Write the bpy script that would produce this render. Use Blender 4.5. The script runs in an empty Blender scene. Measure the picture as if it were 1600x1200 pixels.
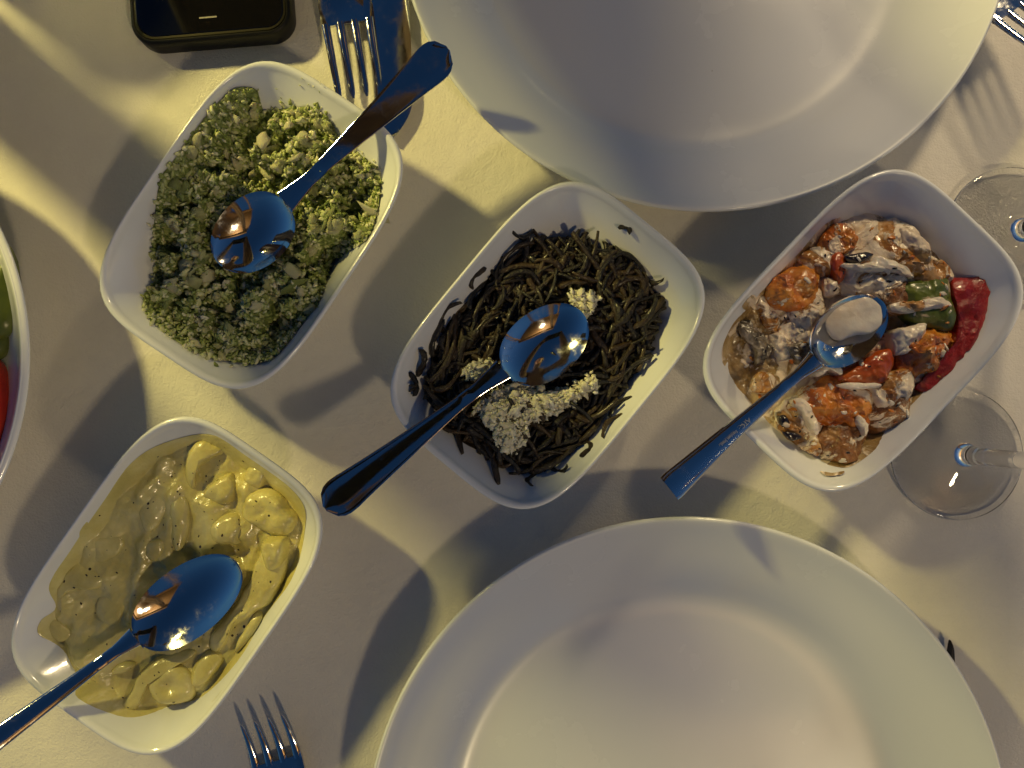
import bpy, bmesh, math, random
import numpy as np
from mathutils import Vector, Matrix, noise

R = math.radians
sc = bpy.context.scene
col = sc.collection

# ------------------------------------------------------------------ camera
F_PX, CAM_H, TILT = 1200.0, 0.40, R(2.05)
cam_data = bpy.data.cameras.new('camera')
cam_data.sensor_width = 36.0
cam_data.lens = 36.0 * F_PX / 1600.0
cam_data.clip_start = 0.01
cam_data.clip_end = 4000
cam = bpy.data.objects.new('camera', cam_data)
col.objects.link(cam)
cam.location = (0, 0, CAM_H)
cam.rotation_euler = (TILT, 0, 0)
sc.camera = cam

# ------------------------------------------------------------------ sky, sun, lamps, exposure
world = bpy.data.worlds.new('World')
sc.world = world
world.use_nodes = True
wn = world.node_tree
wn.nodes.clear()
sky = wn.nodes.new('ShaderNodeTexSky')
sky.sky_type = 'NISHITA'
sky.sun_disc = False
SUN_EL, SUN_ROT = R(2.2), R(95)
sky.sun_elevation = SUN_EL
sky.sun_rotation = SUN_ROT
sky.air_density = 1.0
sky.dust_density = 0.3
sky.ozone_density = 3.8
bg = wn.nodes.new('ShaderNodeBackground')
bg.inputs['Strength'].default_value = 0.122
wo = wn.nodes.new('ShaderNodeOutputWorld')
wn.links.new(sky.outputs[0], bg.inputs[0])
wn.links.new(bg.outputs[0], wo.inputs[0])


def lamp(name, loc, target, kind, power, color, size=0.1, size_y=None):
    d = bpy.data.lights.new(name, kind)
    d.energy = power
    d.color = color
    if kind == 'AREA':
        d.shape = 'DISK' if size_y is None else 'RECTANGLE'
        d.size = size
        if size_y:
            d.size_y = size_y
    o = bpy.data.objects.new(name, d)
    col.objects.link(o)
    o.location = loc
    o.rotation_euler = (Vector(target) - Vector(loc)).to_track_quat('-Z', 'Y').to_euler()
    return o


lamp('key_lamp', (-0.77, 0.60, 0.65), (0.0, 0.0, 0.0), 'AREA', 9.4, (1.0, 0.82, 0.25), 0.085)
lamp('table_lamp', (0.36, 0.66, 0.46), (0.1, 0.0, 0.0), 'AREA', 2.4, (1.0, 0.77, 0.43), 0.10)
hl = lamp('house_lamp', (0.9, -1.15, 1.55), (0.0, 0.0, 0.0), 'POINT', 26.5, (1.0, 0.79, 0.46))
hl.data.shadow_soft_size = 0.07
sun = lamp('sun', (3, 0.3, 1), (0, 0, 0.9), 'SUN', 0.02, (1.0, 0.8, 0.65))
sun.data.angle = R(10)

sc.view_settings.view_transform = 'Standard'
sc.view_settings.look = 'None'
sc.view_settings.exposure = 0.3
sc.view_settings.gamma = 1


# ------------------------------------------------------------------ helpers
def P(px, py, z):
    """photograph pixel -> point on the horizontal plane at height z"""
    dx = (px - 800.0) / F_PX
    u = (600.0 - py) / F_PX
    dy = math.sin(TILT) + u * math.cos(TILT)
    dz = -math.cos(TILT) + u * math.sin(TILT)
    s = (CAM_H - z) / (-dz)
    return Vector((s * dx, s * dy, z))


def tag(o, label=None, cat=None, group=None, kind=None):
    if label: o['label'] = label
    if cat: o['category'] = cat
    if group: o['group'] = group
    if kind: o['kind'] = kind
    return o


def thing(name, label, cat, loc, group=None):
    o = bpy.data.objects.new(name, None)
    o.empty_display_size = 0.02
    col.objects.link(o)
    o.location = loc
    return tag(o, label, cat, group)


def mesh(name, verts, faces, mat, loc=(0, 0, 0), smooth=True):
    me = bpy.data.meshes.new(name)
    l = Vector(loc)
    v = np.asarray(verts, dtype=float).reshape(-1, 3) - np.array(l)
    me.from_pydata(v.tolist(), [], faces)
    if mat: me.materials.append(mat)
    if smooth: me.polygons.foreach_set('use_smooth', [True] * len(me.polygons))
    me.update()
    return me


def part(name, verts, faces, mat, parent=None, smooth=True, bevel=None, subsurf=0):
    """verts in world coordinates; parent only translated, never rotated"""
    loc = parent_loc(parent)
    me = mesh(name, verts, faces, mat, loc, smooth)
    bm = bmesh.new()
    bm.from_mesh(me)
    bmesh.ops.recalc_face_normals(bm, faces=bm.faces)
    if smooth:
        for e in bm.edges:
            if len(e.link_faces) == 2 and e.calc_face_angle(0) > 0.75: e.smooth = False
    bm.to_mesh(me)
    bm.free()
    o = bpy.data.objects.new(name, me)
    col.objects.link(o)
    if parent: o.parent = parent
    if subsurf:
        m = o.modifiers.new('s', 'SUBSURF')
        m.levels = m.render_levels = subsurf
    return o


def parent_loc(p):
    v = Vector((0, 0, 0))
    while p:
        v += p.location
        p = p.parent
    return v


def put(name, me, parent, loc, rot=None, scale=None):
    """an object from shared mesh data, loc in world coordinates"""
    o = bpy.data.objects.new(name, me)
    col.objects.link(o)
    if parent:
        o.parent = parent
        o.location = Vector(loc) - parent_loc(parent)
    else:
        o.location = loc
    if rot is not None: o.rotation_euler = rot
    if scale is not None: o.scale = scale
    return o


def loft(rings, closed=True, cap0=True, cap1=True):
    n = len(rings[0])
    verts = [v for r in rings for v in r]
    faces = []
    for i in range(len(rings) - 1):
        for j in range(n if closed else n - 1):
            a = i * n + j
            b = i * n + (j + 1) % n
            faces.append((a, b, b + n, a + n))
    if cap0: faces.append(tuple(range(n))[::-1])
    if cap1: faces.append(tuple((len(rings) - 1) * n + k for k in range(n)))
    return verts, faces


def catmull(pts, m, closed=True):
    """resample a polyline to m points through a Catmull-Rom spline"""
    p = np.array(pts, float)
    n = len(p)
    out = []
    tot = n if closed else n - 1
    for k in range(m):
        t = k * tot / (m if closed else (m - 1))
        i = min(int(t), tot - 1) if not closed else int(t) % n
        f = t - int(t) if closed else t - i
        g = (lambda j: p[j % n]) if closed else (lambda j: p[max(0, min(n - 1, j))])
        a, b, c, d = g(i - 1), g(i), g(i + 1), g(i + 2)
        out.append(0.5 * ((2 * b) + (-a + c) * f + (2 * a - 5 * b + 4 * c - d) * f ** 2 + (-a + 3 * b - 3 * c + d) * f ** 3))
    return np.array(out)


def lathe(profile, cx, cy, n=96, z0=0.0):
    rings = []
    for (r, z) in profile:
        rings.append([(cx + r * math.cos(2 * math.pi * k / n), cy + r * math.sin(2 * math.pi * k / n), z + z0) for k in range(n)])
    return loft(rings)


def inside(poly, x, y):
    poly = np.asarray(poly)[:, :2]
    x = np.asarray(x); y = np.asarray(y)
    c = np.zeros(x.shape, bool)
    j = len(poly) - 1
    for i in range(len(poly)):
        xi, yi = poly[i]; xj, yj = poly[j]
        if yi != yj:
            c ^= ((yi > y) != (yj > y)) & (x < (xj - xi) * (y - yi) / (yj - yi) + xi)
        j = i
    return c


def edge_dist(poly, x, y):
    poly = np.asarray(poly)[:, :2]
    d = np.full(np.shape(x), 9.0)
    for i in range(len(poly)):
        a = poly[i - 1]; b = poly[i]
        ab = b - a
        t = np.clip(((x - a[0]) * ab[0] + (y - a[1]) * ab[1]) / max(ab @ ab, 1e-12), 0, 1)
        d = np.minimum(d, np.hypot(x - a[0] - t * ab[0], y - a[1] - t * ab[1]))
    return d


def fbm(x, y, z=0.0, sc=1.0, oct=4):
    return noise.fractal(Vector((x * sc, y * sc, z)), 0.9, 2.0, oct)


# ------------------------------------------------------------------ materials
def mat(name, base=(0.8, 0.8, 0.8), rough=0.5, metal=0.0, **kw):
    m = bpy.data.materials.new(name)
    m.use_nodes = True
    b = m.node_tree.nodes['Principled BSDF']
    b.inputs['Base Color'].default_value = (*base, 1)
    b.inputs['Roughness'].default_value = rough
    b.inputs['Metallic'].default_value = metal
    for k, v in kw.items():
        b.inputs[k.replace('_', ' ')].default_value = v
    return m


def nd(m, t, **kw):
    n = m.node_tree.nodes.new(t)
    for k, v in kw.items():
        if k in n.inputs: n.inputs[k].default_value = v
        else: setattr(n, k, v)
    return n


def lk(m, a, b):
    m.node_tree.links.new(a, b)


def bsdf(m):
    return m.node_tree.nodes['Principled BSDF']


def ramp(m, fac, stops):
    r = nd(m, 'ShaderNodeValToRGB')
    e = r.color_ramp.elements
    while len(e) < len(stops): e.new(0.5)
    for k, (p, c) in enumerate(stops):
        e[k].position = p
        e[k].color = (*c, 1)
    lk(m, fac, r.inputs[0])
    return r


def nz(m, scale, detail=4.0, rough=0.55, vec=None):
    n = nd(m, 'ShaderNodeTexNoise', Scale=scale, Detail=detail, Roughness=rough)
    if vec is None:
        vec = nd(m, 'ShaderNodeTexCoord').outputs['Object']
    lk(m, vec, n.inputs['Vector'])
    return n


def bump(m, height, strength, dist):
    b = nd(m, 'ShaderNodeBump', Strength=strength, Distance=dist)
    lk(m, height, b.inputs['Height'])
    lk(m, b.outputs[0], bsdf(m).inputs['Normal'])
    return b


M_ceramic = mat('white_glazed_ceramic', (0.80, 0.80, 0.80), 0.16, Coat_Weight=0.3)
n = nz(M_ceramic, 30, 3)
r = ramp(M_ceramic, n.outputs[0], [(0.35, (0.74, 0.76, 0.80)), (0.65, (0.78, 0.80, 0.84))])
lk(M_ceramic, r.outputs[0], bsdf(M_ceramic).inputs['Base Color'])
r2 = ramp(M_ceramic, nz(M_ceramic, 60, 5).outputs[0], [(0.4, (0.13,) * 3), (0.7, (0.24,) * 3)])
lk(M_ceramic, r2.outputs[0], bsdf(M_ceramic).inputs['Roughness'])

M_plate = mat('white_plate_ceramic', (0.80, 0.80, 0.81), 0.22, Coat_Weight=0.6, Coat_Roughness=0.08)
r2 = ramp(M_plate, nz(M_plate, 18, 6).outputs[0], [(0.4, (0.18,) * 3), (0.7, (0.32,) * 3)])
lk(M_plate, r2.outputs[0], bsdf(M_plate).inputs['Roughness'])
n = nd(M_plate, 'ShaderNodeTexVoronoi', Scale=42.0)
lk(M_plate, nd(M_plate, 'ShaderNodeTexCoord').outputs['Object'], n.inputs['Vector'])
r = ramp(M_plate, n.outputs['Distance'], [(0.0, (0.25, 0.23, 0.2)), (0.03, (0.66, 0.685, 0.745))])
lk(M_plate, r.outputs[0], bsdf(M_plate).inputs['Base Color'])

M_steel = mat('polished_steel', (0.62, 0.62, 0.63), 0.07, 1.0)
r2 = ramp(M_steel, nz(M_steel, 75, 8, 0.72).outputs[0], [(0.38, (0.035,) * 3), (0.52, (0.08,) * 3), (0.68, (0.26,) * 3)])
lk(M_steel, r2.outputs[0], bsdf(M_steel).inputs['Roughness'])
bump(M_steel, nz(M_steel, 60, 3).outputs[0], 0.03, 0.001)
M_engrave = mat('engraved_steel', (0.42, 0.40, 0.40), 0.55, 1.0)
M_black = mat('black_handle', (0.01, 0.01, 0.011), 0.3)

M_cloth = mat('white_tablecloth_cotton', (0.74, 0.71, 0.66), 0.9, Sheen_Weight=0.15)
tc = nd(M_cloth, 'ShaderNodeTexCoord')
nn = nz(M_cloth, 900, 3, 0.6)
n2 = nz(M_cloth, 120, 6, 0.6)
mx2 = nd(M_cloth, 'ShaderNodeMath', operation='MULTIPLY_ADD')
lk(M_cloth, n2.outputs[0], mx2.inputs[0])
mx2.inputs[1].default_value = 1.6
lk(M_cloth, nn.outputs[0], mx2.inputs[2])
bump(M_cloth, mx2.outputs[0], 0.6, 0.0008)
r = ramp(M_cloth, nz(M_cloth, 14, 6, 0.6).outputs[0], [(0.3, (0.68, 0.65, 0.60)), (0.7, (0.77, 0.74, 0.69))])
lk(M_cloth, r.outputs[0], bsdf(M_cloth).inputs['Base Color'])

M_glass = mat('clear_glass', (1, 1, 1), 0.0, Transmission_Weight=1.0, IOR=1.5)

M_case = mat('black_phone_case', (0.003, 0.003, 0.003), 0.45, Specular_IOR_Level=0.25)
M_rim = mat('phone_metal_rim', (0.025, 0.023, 0.017), 0.45, 1.0)
M_screen = mat('phone_screen_glass', (0.004, 0.004, 0.005), 0.05)
M_bar = mat('phone_light_bar', (0.22, 0.2, 0.16), 0.4)


def rnd_fac(m):
    """one random value per object and per loose island"""
    a = nd(m, 'ShaderNodeObjectInfo').outputs['Random']
    b = nd(m, 'ShaderNodeNewGeometry').outputs['Random Per Island']
    s = nd(m, 'ShaderNodeMath', operation='ADD')
    lk(m, a, s.inputs[0]); lk(m, b, s.inputs[1])
    f = nd(m, 'ShaderNodeMath', operation='FRACT')
    lk(m, s.outputs[0], f.inputs[0])
    return f.outputs[0]


def food(name, stops, scale, rough=0.4, bmp=(0.4, 0.001, 200), sss=0.15, rnd=None, coat=0.0, detail=5, cream=None):
    m = mat(name, stops[0][1], rough, Subsurface_Weight=sss, Coat_Weight=coat, Coat_Roughness=0.12)
    bsdf(m).inputs['Subsurface Radius'].default_value = (1.0, 0.7, 0.3)
    bsdf(m).inputs['Subsurface Scale'].default_value = 0.002
    n = nz(m, scale, detail, 0.6)
    fac = n.outputs[0]
    if rnd:
        x = nd(m, 'ShaderNodeMath', operation='MULTIPLY_ADD')
        y = nd(m, 'ShaderNodeMath', operation='SUBTRACT')
        lk(m, rnd_fac(m), y.inputs[0]); y.inputs[1].default_value = 0.5
        lk(m, y.outputs[0], x.inputs[0]); x.inputs[1].default_value = rnd
        lk(m, fac, x.inputs[2])
        fac = x.outputs[0]
    r = ramp(m, fac, stops)
    out = r.outputs[0]
    h = nz(m, bmp[2], 5, 0.6).outputs[0]
    if cream:
        cs, th, cc = cream
        n2 = nz(m, cs, 6, 0.62)
        n2.inputs['Distortion'].default_value = 0.8
        mr = nd(m, 'ShaderNodeMapRange', interpolation_type='SMOOTHSTEP')
        lk(m, n2.outputs[0], mr.inputs[0])
        mr.inputs[1].default_value = th - 0.025; mr.inputs[2].default_value = th + 0.035
        mc = nd(m, 'ShaderNodeMix', data_type='RGBA')
        lk(m, mr.outputs[0], mc.inputs[0]); lk(m, out, mc.inputs[6]); mc.inputs[7].default_value = (*cc, 1)
        out = mc.outputs[2]
        ad = nd(m, 'ShaderNodeMath', operation='MULTIPLY_ADD')
        lk(m, mr.outputs[0], ad.inputs[0]); ad.inputs[1].default_value = 0.45; lk(m, h, ad.inputs[2])
        h = ad.outputs[0]
    lk(m, out, bsdf(m).inputs['Base Color'])
    bump(m, h, bmp[0], bmp[1])
    return m


M_herb = food('herb_and_nut_crumb', [(0.08, (0.12, 0.17, 0.035)), (0.30, (0.30, 0.37, 0.10)), (0.52, (0.50, 0.55, 0.23)),
                                     (0.74, (0.68, 0.69, 0.40)), (0.95, (0.82, 0.77, 0.58))], 300, 0.45, (0.9, 0.0011, 520), 0.25, rnd=0.75, coat=0.12)
M_nut = food('pale_nut_chunk', [(0.3, (0.46, 0.48, 0.20)), (0.6, (0.66, 0.64, 0.38)), (0.8, (0.76, 0.72, 0.50))], 200, 0.45, (0.7, 0.001, 380), 0.25, rnd=0.5, coat=0.15)
M_herb_base = food('herb_paste', [(0.30, (0.07, 0.10, 0.02)), (0.5, (0.22, 0.28, 0.075)), (0.62, (0.40, 0.45, 0.17)), (0.75, (0.60, 0.60, 0.36))], 420, 0.45, (1.0, 0.002, 420), 0.2, coat=0.12)
M_bean = food('cooked_dark_bean', [(0.15, (0.004, 0.0025, 0.001)), (0.5, (0.012, 0.007, 0.0022)), (0.95, (0.050, 0.028, 0.008))], 260, 0.45,
              (1.0, 0.0012, 480), 0.0, rnd=0.8, coat=0.18)
M_bean_base = food('dark_bean_bed', [(0.3, (0.012, 0.008, 0.003)), (0.7, (0.035, 0.022, 0.008))], 300, 0.5, (0.8, 0.002, 250), 0.0)
M_garlic = food('crushed_garlic', [(0.2, (0.62, 0.58, 0.42)), (0.7, (0.84, 0.81, 0.66))], 300, 0.4, (0.4, 0.0006, 400), 0.25, rnd=0.5, coat=0.2)

M_curry = food('pale_yellow_sauce', [(0.28, (0.47, 0.40, 0.125)), (0.5, (0.62, 0.545, 0.20)), (0.75, (0.74, 0.67, 0.33))], 48, 0.26,
               (0.6, 0.0016, 140), 0.25, coat=0.6)
# black pepper specks
vo = nd(M_curry, 'ShaderNodeTexVoronoi', Scale=190.0)
lk(M_curry, nd(M_curry, 'ShaderNodeTexCoord').outputs['Object'], vo.inputs['Vector'])
sep = nd(M_curry, 'ShaderNodeSeparateColor')
lk(M_curry, vo.outputs['Color'], sep.inputs[0])
thr = nd(M_curry, 'ShaderNodeMath', operation='MULTIPLY')
lk(M_curry, sep.outputs[0], thr.inputs[0]); thr.inputs[1].default_value = 0.0
sel = nd(M_curry, 'ShaderNodeMath', operation='GREATER_THAN'); lk(M_curry, sep.outputs[1], sel.inputs[0]); sel.inputs[1].default_value = 0.80
rad = nd(M_curry, 'ShaderNodeMath', operation='MULTIPLY'); lk(M_curry, sep.outputs[2], rad.inputs[0]); rad.inputs[1].default_value = 0.17
lt = nd(M_curry, 'ShaderNodeMath', operation='LESS_THAN'); lk(M_curry, vo.outputs['Distance'], lt.inputs[0]); lk(M_curry, rad.outputs[0], lt.inputs[1])
an = nd(M_curry, 'ShaderNodeMath', operation='MULTIPLY'); lk(M_curry, lt.outputs[0], an.inputs[0]); lk(M_curry, sel.outputs[0], an.inputs[1])
mixc = nd(M_curry, 'ShaderNodeMix', data_type='RGBA')
lk(M_curry, an.outputs[0], mixc.inputs[0])
src = bsdf(M_curry).inputs['Base Color'].links[0].from_socket
lk(M_curry, src, mixc.inputs[6]); mixc.inputs[7].default_value = (0.05, 0.035, 0.015, 1)
lk(M_curry, mixc.outputs[2], bsdf(M_curry).inputs['Base Color'])

CREAM = (0.58, 0.46, 0.34)
M_soup = food('thin_yoghurt_sauce', [(0.28, (0.18, 0.10, 0.025)), (0.45, (0.34, 0.22, 0.085)), (0.6, (0.50, 0.37, 0.20)), (0.8, (.66, .53, .38))], 75, 0.28,
              (0.7, 0.0016, 170), 0.1, coat=0.3, cream=(60, 0.49, (0.80, 0.66, 0.50)))
M_mix = food('yoghurt_coated_vegetable', [(0.30, (0.24, 0.065, 0.008)), (0.5, (0.42, 0.19, 0.04)), (0.7, (0.62, 0.40, 0.20))], 90,
             0.26, (0.7, 0.0020, 130), 0.15, coat=0.4, cream=(60, 0.47, (0.84, 0.71, 0.55)))
M_orange = food('fried_orange_vegetable', [(0.28, (0.22, 0.045, 0.005)), (0.45, (0.50, 0.13, 0.012)), (0.65, (0.72, 0.30, 0.04))], 90,
                0.24, (0.8, 0.0022, 140), 0.1, coat=0.5, cream=(55, 0.60, (0.84, 0.68, 0.50)))
M_brown = food('browned_vegetable', [(0.28, (0.09, 0.03, 0.008)), (0.5, (0.27, 0.11, 0.028)), (0.7, (0.40, 0.22, 0.07))], 100,
               0.32, (0.8, 0.0020, 170), 0.05, coat=0.3, cream=(60, 0.55, (0.82, 0.68, 0.52)))
M_white = food('thick_yoghurt', [(0.3, (0.74, 0.60, 0.44)), (0.6, (0.86, 0.78, 0.66))], 60, 0.25, (0.4, 0.0014, 110), 0.2, coat=0.2)
M_redpep = food('red_pepper_skin', [(0.3, (0.17, 0.005, 0.003)), (0.6, (0.34, 0.012, 0.006)), (0.78, (0.44, 0.05, 0.02))], 110, 0.35, (0.9, 0.0016, 170), 0.1, coat=0.4)
M_redorange = food('red_pepper_flesh', [(0.3, (0.40, 0.035, 0.006)), (0.65, (0.50, 0.11, 0.012))], 60, 0.28, (0.4, 0.0008, 220), 0.15, coat=0.4)
M_greenpep = food('green_pepper_skin', [(0.3, (0.07, 0.10, 0.008)), (0.60, (0.15, 0.18, 0.02)), (0.72, (0.20, 0.22, 0.04))], 60, 0.3,
                  (0.5, 0.0010, 160), 0.1, coat=0.3, cream=(75, 0.60, (0.60, 0.44, 0.26)))
M_skin = food('black_aubergine_skin', [(0.4, (0.012, 0.008, 0.010)), (0.7, (0.03, 0.02, 0.02))], 120, 0.25, (0.4, 0.0008, 200), 0.0, coat=0.4)
M_skinpale = food('pale_aubergine_strip', [(0.38, (0.03, 0.025, 0.02)), (0.5, (0.20, 0.16, 0.11)), (0.7, (0.46, 0.40, 0.33))], 130, 0.25, (0.6, 0.001, 200), 0.1, coat=0.3)
M_tomato = food('tomato_flesh', [(0.3, (0.42, 0.018, 0.004)), (0.7, (0.55, 0.05, 0.008))], 30, 0.25, (0.3, 0.0008, 120), 0.2, coat=0.3)
M_leaf = food('salad_leaf', [(0.3, (0.06, 0.085, 0.010)), (0.6, (0.13, 0.16, 0.022)), (0.8, (0.26, 0.29, 0.07))], 40, 0.35, (0.4, 0.0015, 90), 0.1, coat=0.2)
M_bottle = mat('dark_green_bottle_glass', (0.01, 0.02, 0.008), 0.08)

# ------------------------------------------------------------------ setting: cloth
NX, NY = 300, 230
xs = np.linspace(-1.2, 1.2, NX); ys = np.linspace(-0.80, 0.72, NY)
EX, EY0, EY1 = 0.95, -0.58, 0.50
vs, fs = [], []
for j in range(NY):
    for i in range(NX):
        x, y = xs[i], ys[j]
        z = 0.0009 * fbm(x, y, 3.1, 9, 3) + 0.0009 * fbm(x * 0.8 + y * 0.6, (y * 0.8 - x * 0.6) * 0.25, 8.0, 38, 2)
        z += 0.0014 * math.exp(-((x + 0.055 * math.sin(y * 7) - 0.262) / 0.006) ** 2) * 0.5
        ov = max(abs(x) - EX, EY0 - y, y - EY1, 0.0)
        cx_ = max(-EX - 0.012, min(EX + 0.012, x)) ; cy_ = max(EY0 - 0.012, min(EY1 + 0.012, y))
        vs.append((cx_, cy_, z - 0.0012 - ov))
for j in range(NY - 1):
    for i in range(NX - 1):
        a = j * NX + i
        fs.append((a, a + 1, a + NX + 1, a + NX))
cloth = part('tablecloth', vs, fs, M_cloth)
tag(cloth, 'white cotton tablecloth spread under all the dishes and cutlery', 'tablecloth')

g = part('ground', [(-60, -60, -.75), (60, -60, -.75), (60, 60, -.75), (-60, 60, -.75)], [(0, 1, 2, 3)], mat('paving', (0.16, 0.15, 0.14), 0.85), smooth=False)
tag(g, 'dark paved ground under the table', None, kind='structure')

# ------------------------------------------------------------------ meze bowls
BA, BB, BN = 0.0738, 0.0524, 4.0
BOWL_PROF_OUT = [(0.0, 0.003), (0.30, 0.003), (0.555, 0.003), (0.575, 0.0004), (0.625, 0.0004), (0.645, 0.003), (0.69, 0.0078), (0.76, 0.0165),
                 (0.84, 0.0262), (0.92, 0.0345), (0.975, 0.0388)]
BOWL_PROF_RIM = [(0.9945, 0.0402), (1.0, 0.0411), (0.9990, 0.0421), (0.991, 0.0427), (0.979, 0.0429), (0.966, 0.0424), (0.954, 0.0413)]
BOWL_PROF_IN = [(0.940, 0.0396), (0.900, 0.0358), (0.840, 0.0305), (0.780, 0.0250), (0.720, 0.0188), (0.670, 0.0132), (0.62, 0.0092), (0.56, 0.0070), (0.45, 0.0060), (0.25, 0.0058), (0.0, 0.0058)]


def zin(rho):
    p = BOWL_PROF_IN[::-1] + [(1.0, 0.046)]
    return np.interp(rho, [a for a, b in p], [b for a, b in p])


def rho_at(z):
    p = BOWL_PROF_IN[::-1]
    return float(np.interp(z, [b for a, b in p], [a for a, b in p]))


class Bowl:
    def __init__(s, cx, cy, rot):
        s.c = np.array((cx, cy)); s.r = rot
        s.cs, s.sn = math.cos(rot), math.sin(rot)

    def ring(s, k, z, n=144):
        # a rounder outline lower down
        nn = 2.9 + (BN - 2.9) * min(1.0, max(0.0, (k - 0.55) / 0.4))
        out = []
        for i in range(n):
            t = 2 * math.pi * i / n
            c, q = math.cos(t), math.sin(t)
            r = (abs(c / BA) ** nn + abs(q / BB) ** nn) ** (-1 / nn)
            X, Y = r * c * k, r * q * k
            out.append((s.c[0] + X * s.cs - Y * s.sn, s.c[1] + X * s.sn + Y * s.cs, z))
        return out

    def rho(s, x, y):
        X = (x - s.c[0]) * s.cs + (y - s.c[1]) * s.sn
        Y = -(x - s.c[0]) * s.sn + (y - s.c[1]) * s.cs
        return (np.abs(X / BA) ** 3.6 + np.abs(Y / BB) ** 3.6) ** (1 / 3.6)


BOWLS = {}


def make_bowl(key, cx, cy, rot, label):
    b = Bowl(cx, cy, R(rot))
    BOWLS[key] = b
    prof = BOWL_PROF_OUT + BOWL_PROF_RIM + BOWL_PROF_IN
    prof = catmull(prof, 110, False)
    rings = [b.ring(max(k, 0.002), z) for k, z in prof]
    v, f = loft(rings)
    o = part('serving_bowl', np.array(v), f, M_ceramic)
    # origin at the base
    L = Vector((cx, cy, 0))
    o.data.transform(Matrix.Translation(-L)); o.location = L
    tag(o, label, 'bowl', 'small white serving bowls of meze')
    return b


make_bowl('herb', -0.1224, 0.0882, 56.6, 'white rounded rectangular bowl holding the green herb and nut dip')
make_bowl('bean', 0.0168, 0.0315, 50.5, 'white rounded rectangular bowl holding the dark stewed green beans')
make_bowl('pepper', 0.1644, 0.0384, 45.8, 'white rounded rectangular bowl holding vegetables in yoghurt with red pepper')
make_bowl('curry', -0.1593, -0.0799, 55.4, 'white rounded rectangular bowl holding the creamy pale yellow dish')


# ------------------------------------------------------------------ food helpers
rng = np.random.RandomState(7)


def poly3(pts, z, m=None):
    w = np.array([P(x, y, z) for x, y in pts])
    if m: w = catmull(w, m)
    return w


def wpoly(bowl, pts, zf, m):
    out = []
    for (a, b) in pts:
        z = zf
        for _ in range(12):
            w = P(a, b, z)
            z = 0.5 * z + 0.5 * max(zf, float(zin(min(float(bowl.rho(w.x, w.y)), 0.95))))
        w = P(a, b, z)
        r_ = float(bowl.rho(w.x, w.y))
        if r_ > 0.93:
            w.x = bowl.c[0] + (w.x - bowl.c[0]) * 0.93 / r_
            w.y = bowl.c[1] + (w.y - bowl.c[1]) * 0.93 / r_
        out.append(w)
    return catmull(np.array(out), m)


def hf(name, poly, fn, mat_, parent, step=0.001, keep=None):
    """a heap surface: rings between the centre and a smooth outline, heights from fn(x, y, distance to the outline)"""
    c = poly.mean(axis=0)
    rmax = np.hypot(poly[:, 0] - c[0], poly[:, 1] - c[1]).max()
    n = int(2 * math.pi * rmax / step * 0.8); nr = int(rmax / step)
    out = catmull(poly[::max(1, len(poly) // 90)], n)
    T = np.sin(np.linspace(0.003, 1, nr) * math.pi / 2)
    X = c[0] + np.outer(T, out[:, 0] - c[0]); Y = c[1] + np.outer(T, out[:, 1] - c[1])
    D = edge_dist(poly, X, Y); D[-1, :] = 0
    rings = [[(X[a, b], Y[a, b], fn(X[a, b], Y[a, b], D[a, b])) for b in range(n)] for a in range(nr)]
    v, f = loft(rings, cap1=False)
    return part(name, v, f, mat_, parent)


def blob(name, pts_px, zb, h, mat_, parent, p=2.4, rough=0.0012, freq=90, seed=0, n=44, nr=12, zref=None, dish=0.0, world=None, tilt=(0, 0), drop=0.006, hi=0.3, bowl=None):
    """a lump with the outline of a polygon, domed top, closed skirt below"""
    poly = poly3(pts_px, zb if zref is None else zref, n) if world is None else catmull(world, n)
    c = poly.mean(axis=0)
    rings = []
    for k in range(nr + 1):
        t = math.sin(0.5 * math.pi * k / nr) if k else 0.004
        ring = []
        for q in poly:
            x, y = c[0] + (q[0] - c[0]) * t, c[1] + (q[1] - c[1]) * t
            z = zb + h * max(0.0, 1 - t ** p) ** 0.6 - dish * math.exp(-(t / 0.5) ** 2)
            z += tilt[0] * (x - c[0]) + tilt[1] * (y - c[1])
            v = Vector((x, y, z))
            nv = noise.noise_vector(v * freq + Vector((seed * 7.3, 0, 0))) + 0.55 * noise.noise_vector(v * freq * 2.3 + Vector((0, seed * 3.1, 0))) + hi * noise.noise_vector(v * freq * 5.5 + Vector((0, 0, seed * 2.3)))
            v += rough * Vector((nv.x * 0.8, nv.y * 0.8, nv.z * 1.3))
            ring.append(tuple(v))
        rings.append(ring)
    low = []
    for q in rings[-1]:
        low.append((c[0] + (q[0] - c[0]) * 0.97, c[1] + (q[1] - c[1]) * 0.97, q[2] - drop))
    rings.append(low)
    v, f = loft(rings)
    if bowl:
        for k, q in enumerate(v):
            lim = rho_at(max(0.007, min(.0395, q[2]))) - 0.006
            r_ = float(bowl.rho(q[0], q[1]))
            if r_ > lim:
                v[k] = (bowl.c[0] + (q[0] - bowl.c[0]) * lim / r_, bowl.c[1] + (q[1] - bowl.c[1]) * lim / r_, q[2])
    return part(name, v, f, mat_, parent)


def rock_mesh(name, mat_, seed, sub=2, squash=(1, 1, 1), amp=0.35, freq=1.6):
    bm = bmesh.new()
    bmesh.ops.create_icosphere(bm, subdivisions=sub, radius=1.0)
    for v in bm.verts:
        d = 1 + amp * noise.noise(v.co * freq + Vector((seed * 5.1, seed * 1.7, 0))) + 0.5 * amp * noise.noise(v.co * freq * 2.5 + Vector((0, seed * 3.3, 9)))
        v.co = v.co * d
        v.co = Vector((v.co.x * squash[0], v.co.y * squash[1], v.co.z * squash[2]))
    me = bpy.data.meshes.new(name)
    bm.to_mesh(me); bm.free()
    me.materials.append(mat_)
    me.polygons.foreach_set('use_smooth', [True] * len(me.polygons))
    return me


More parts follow.
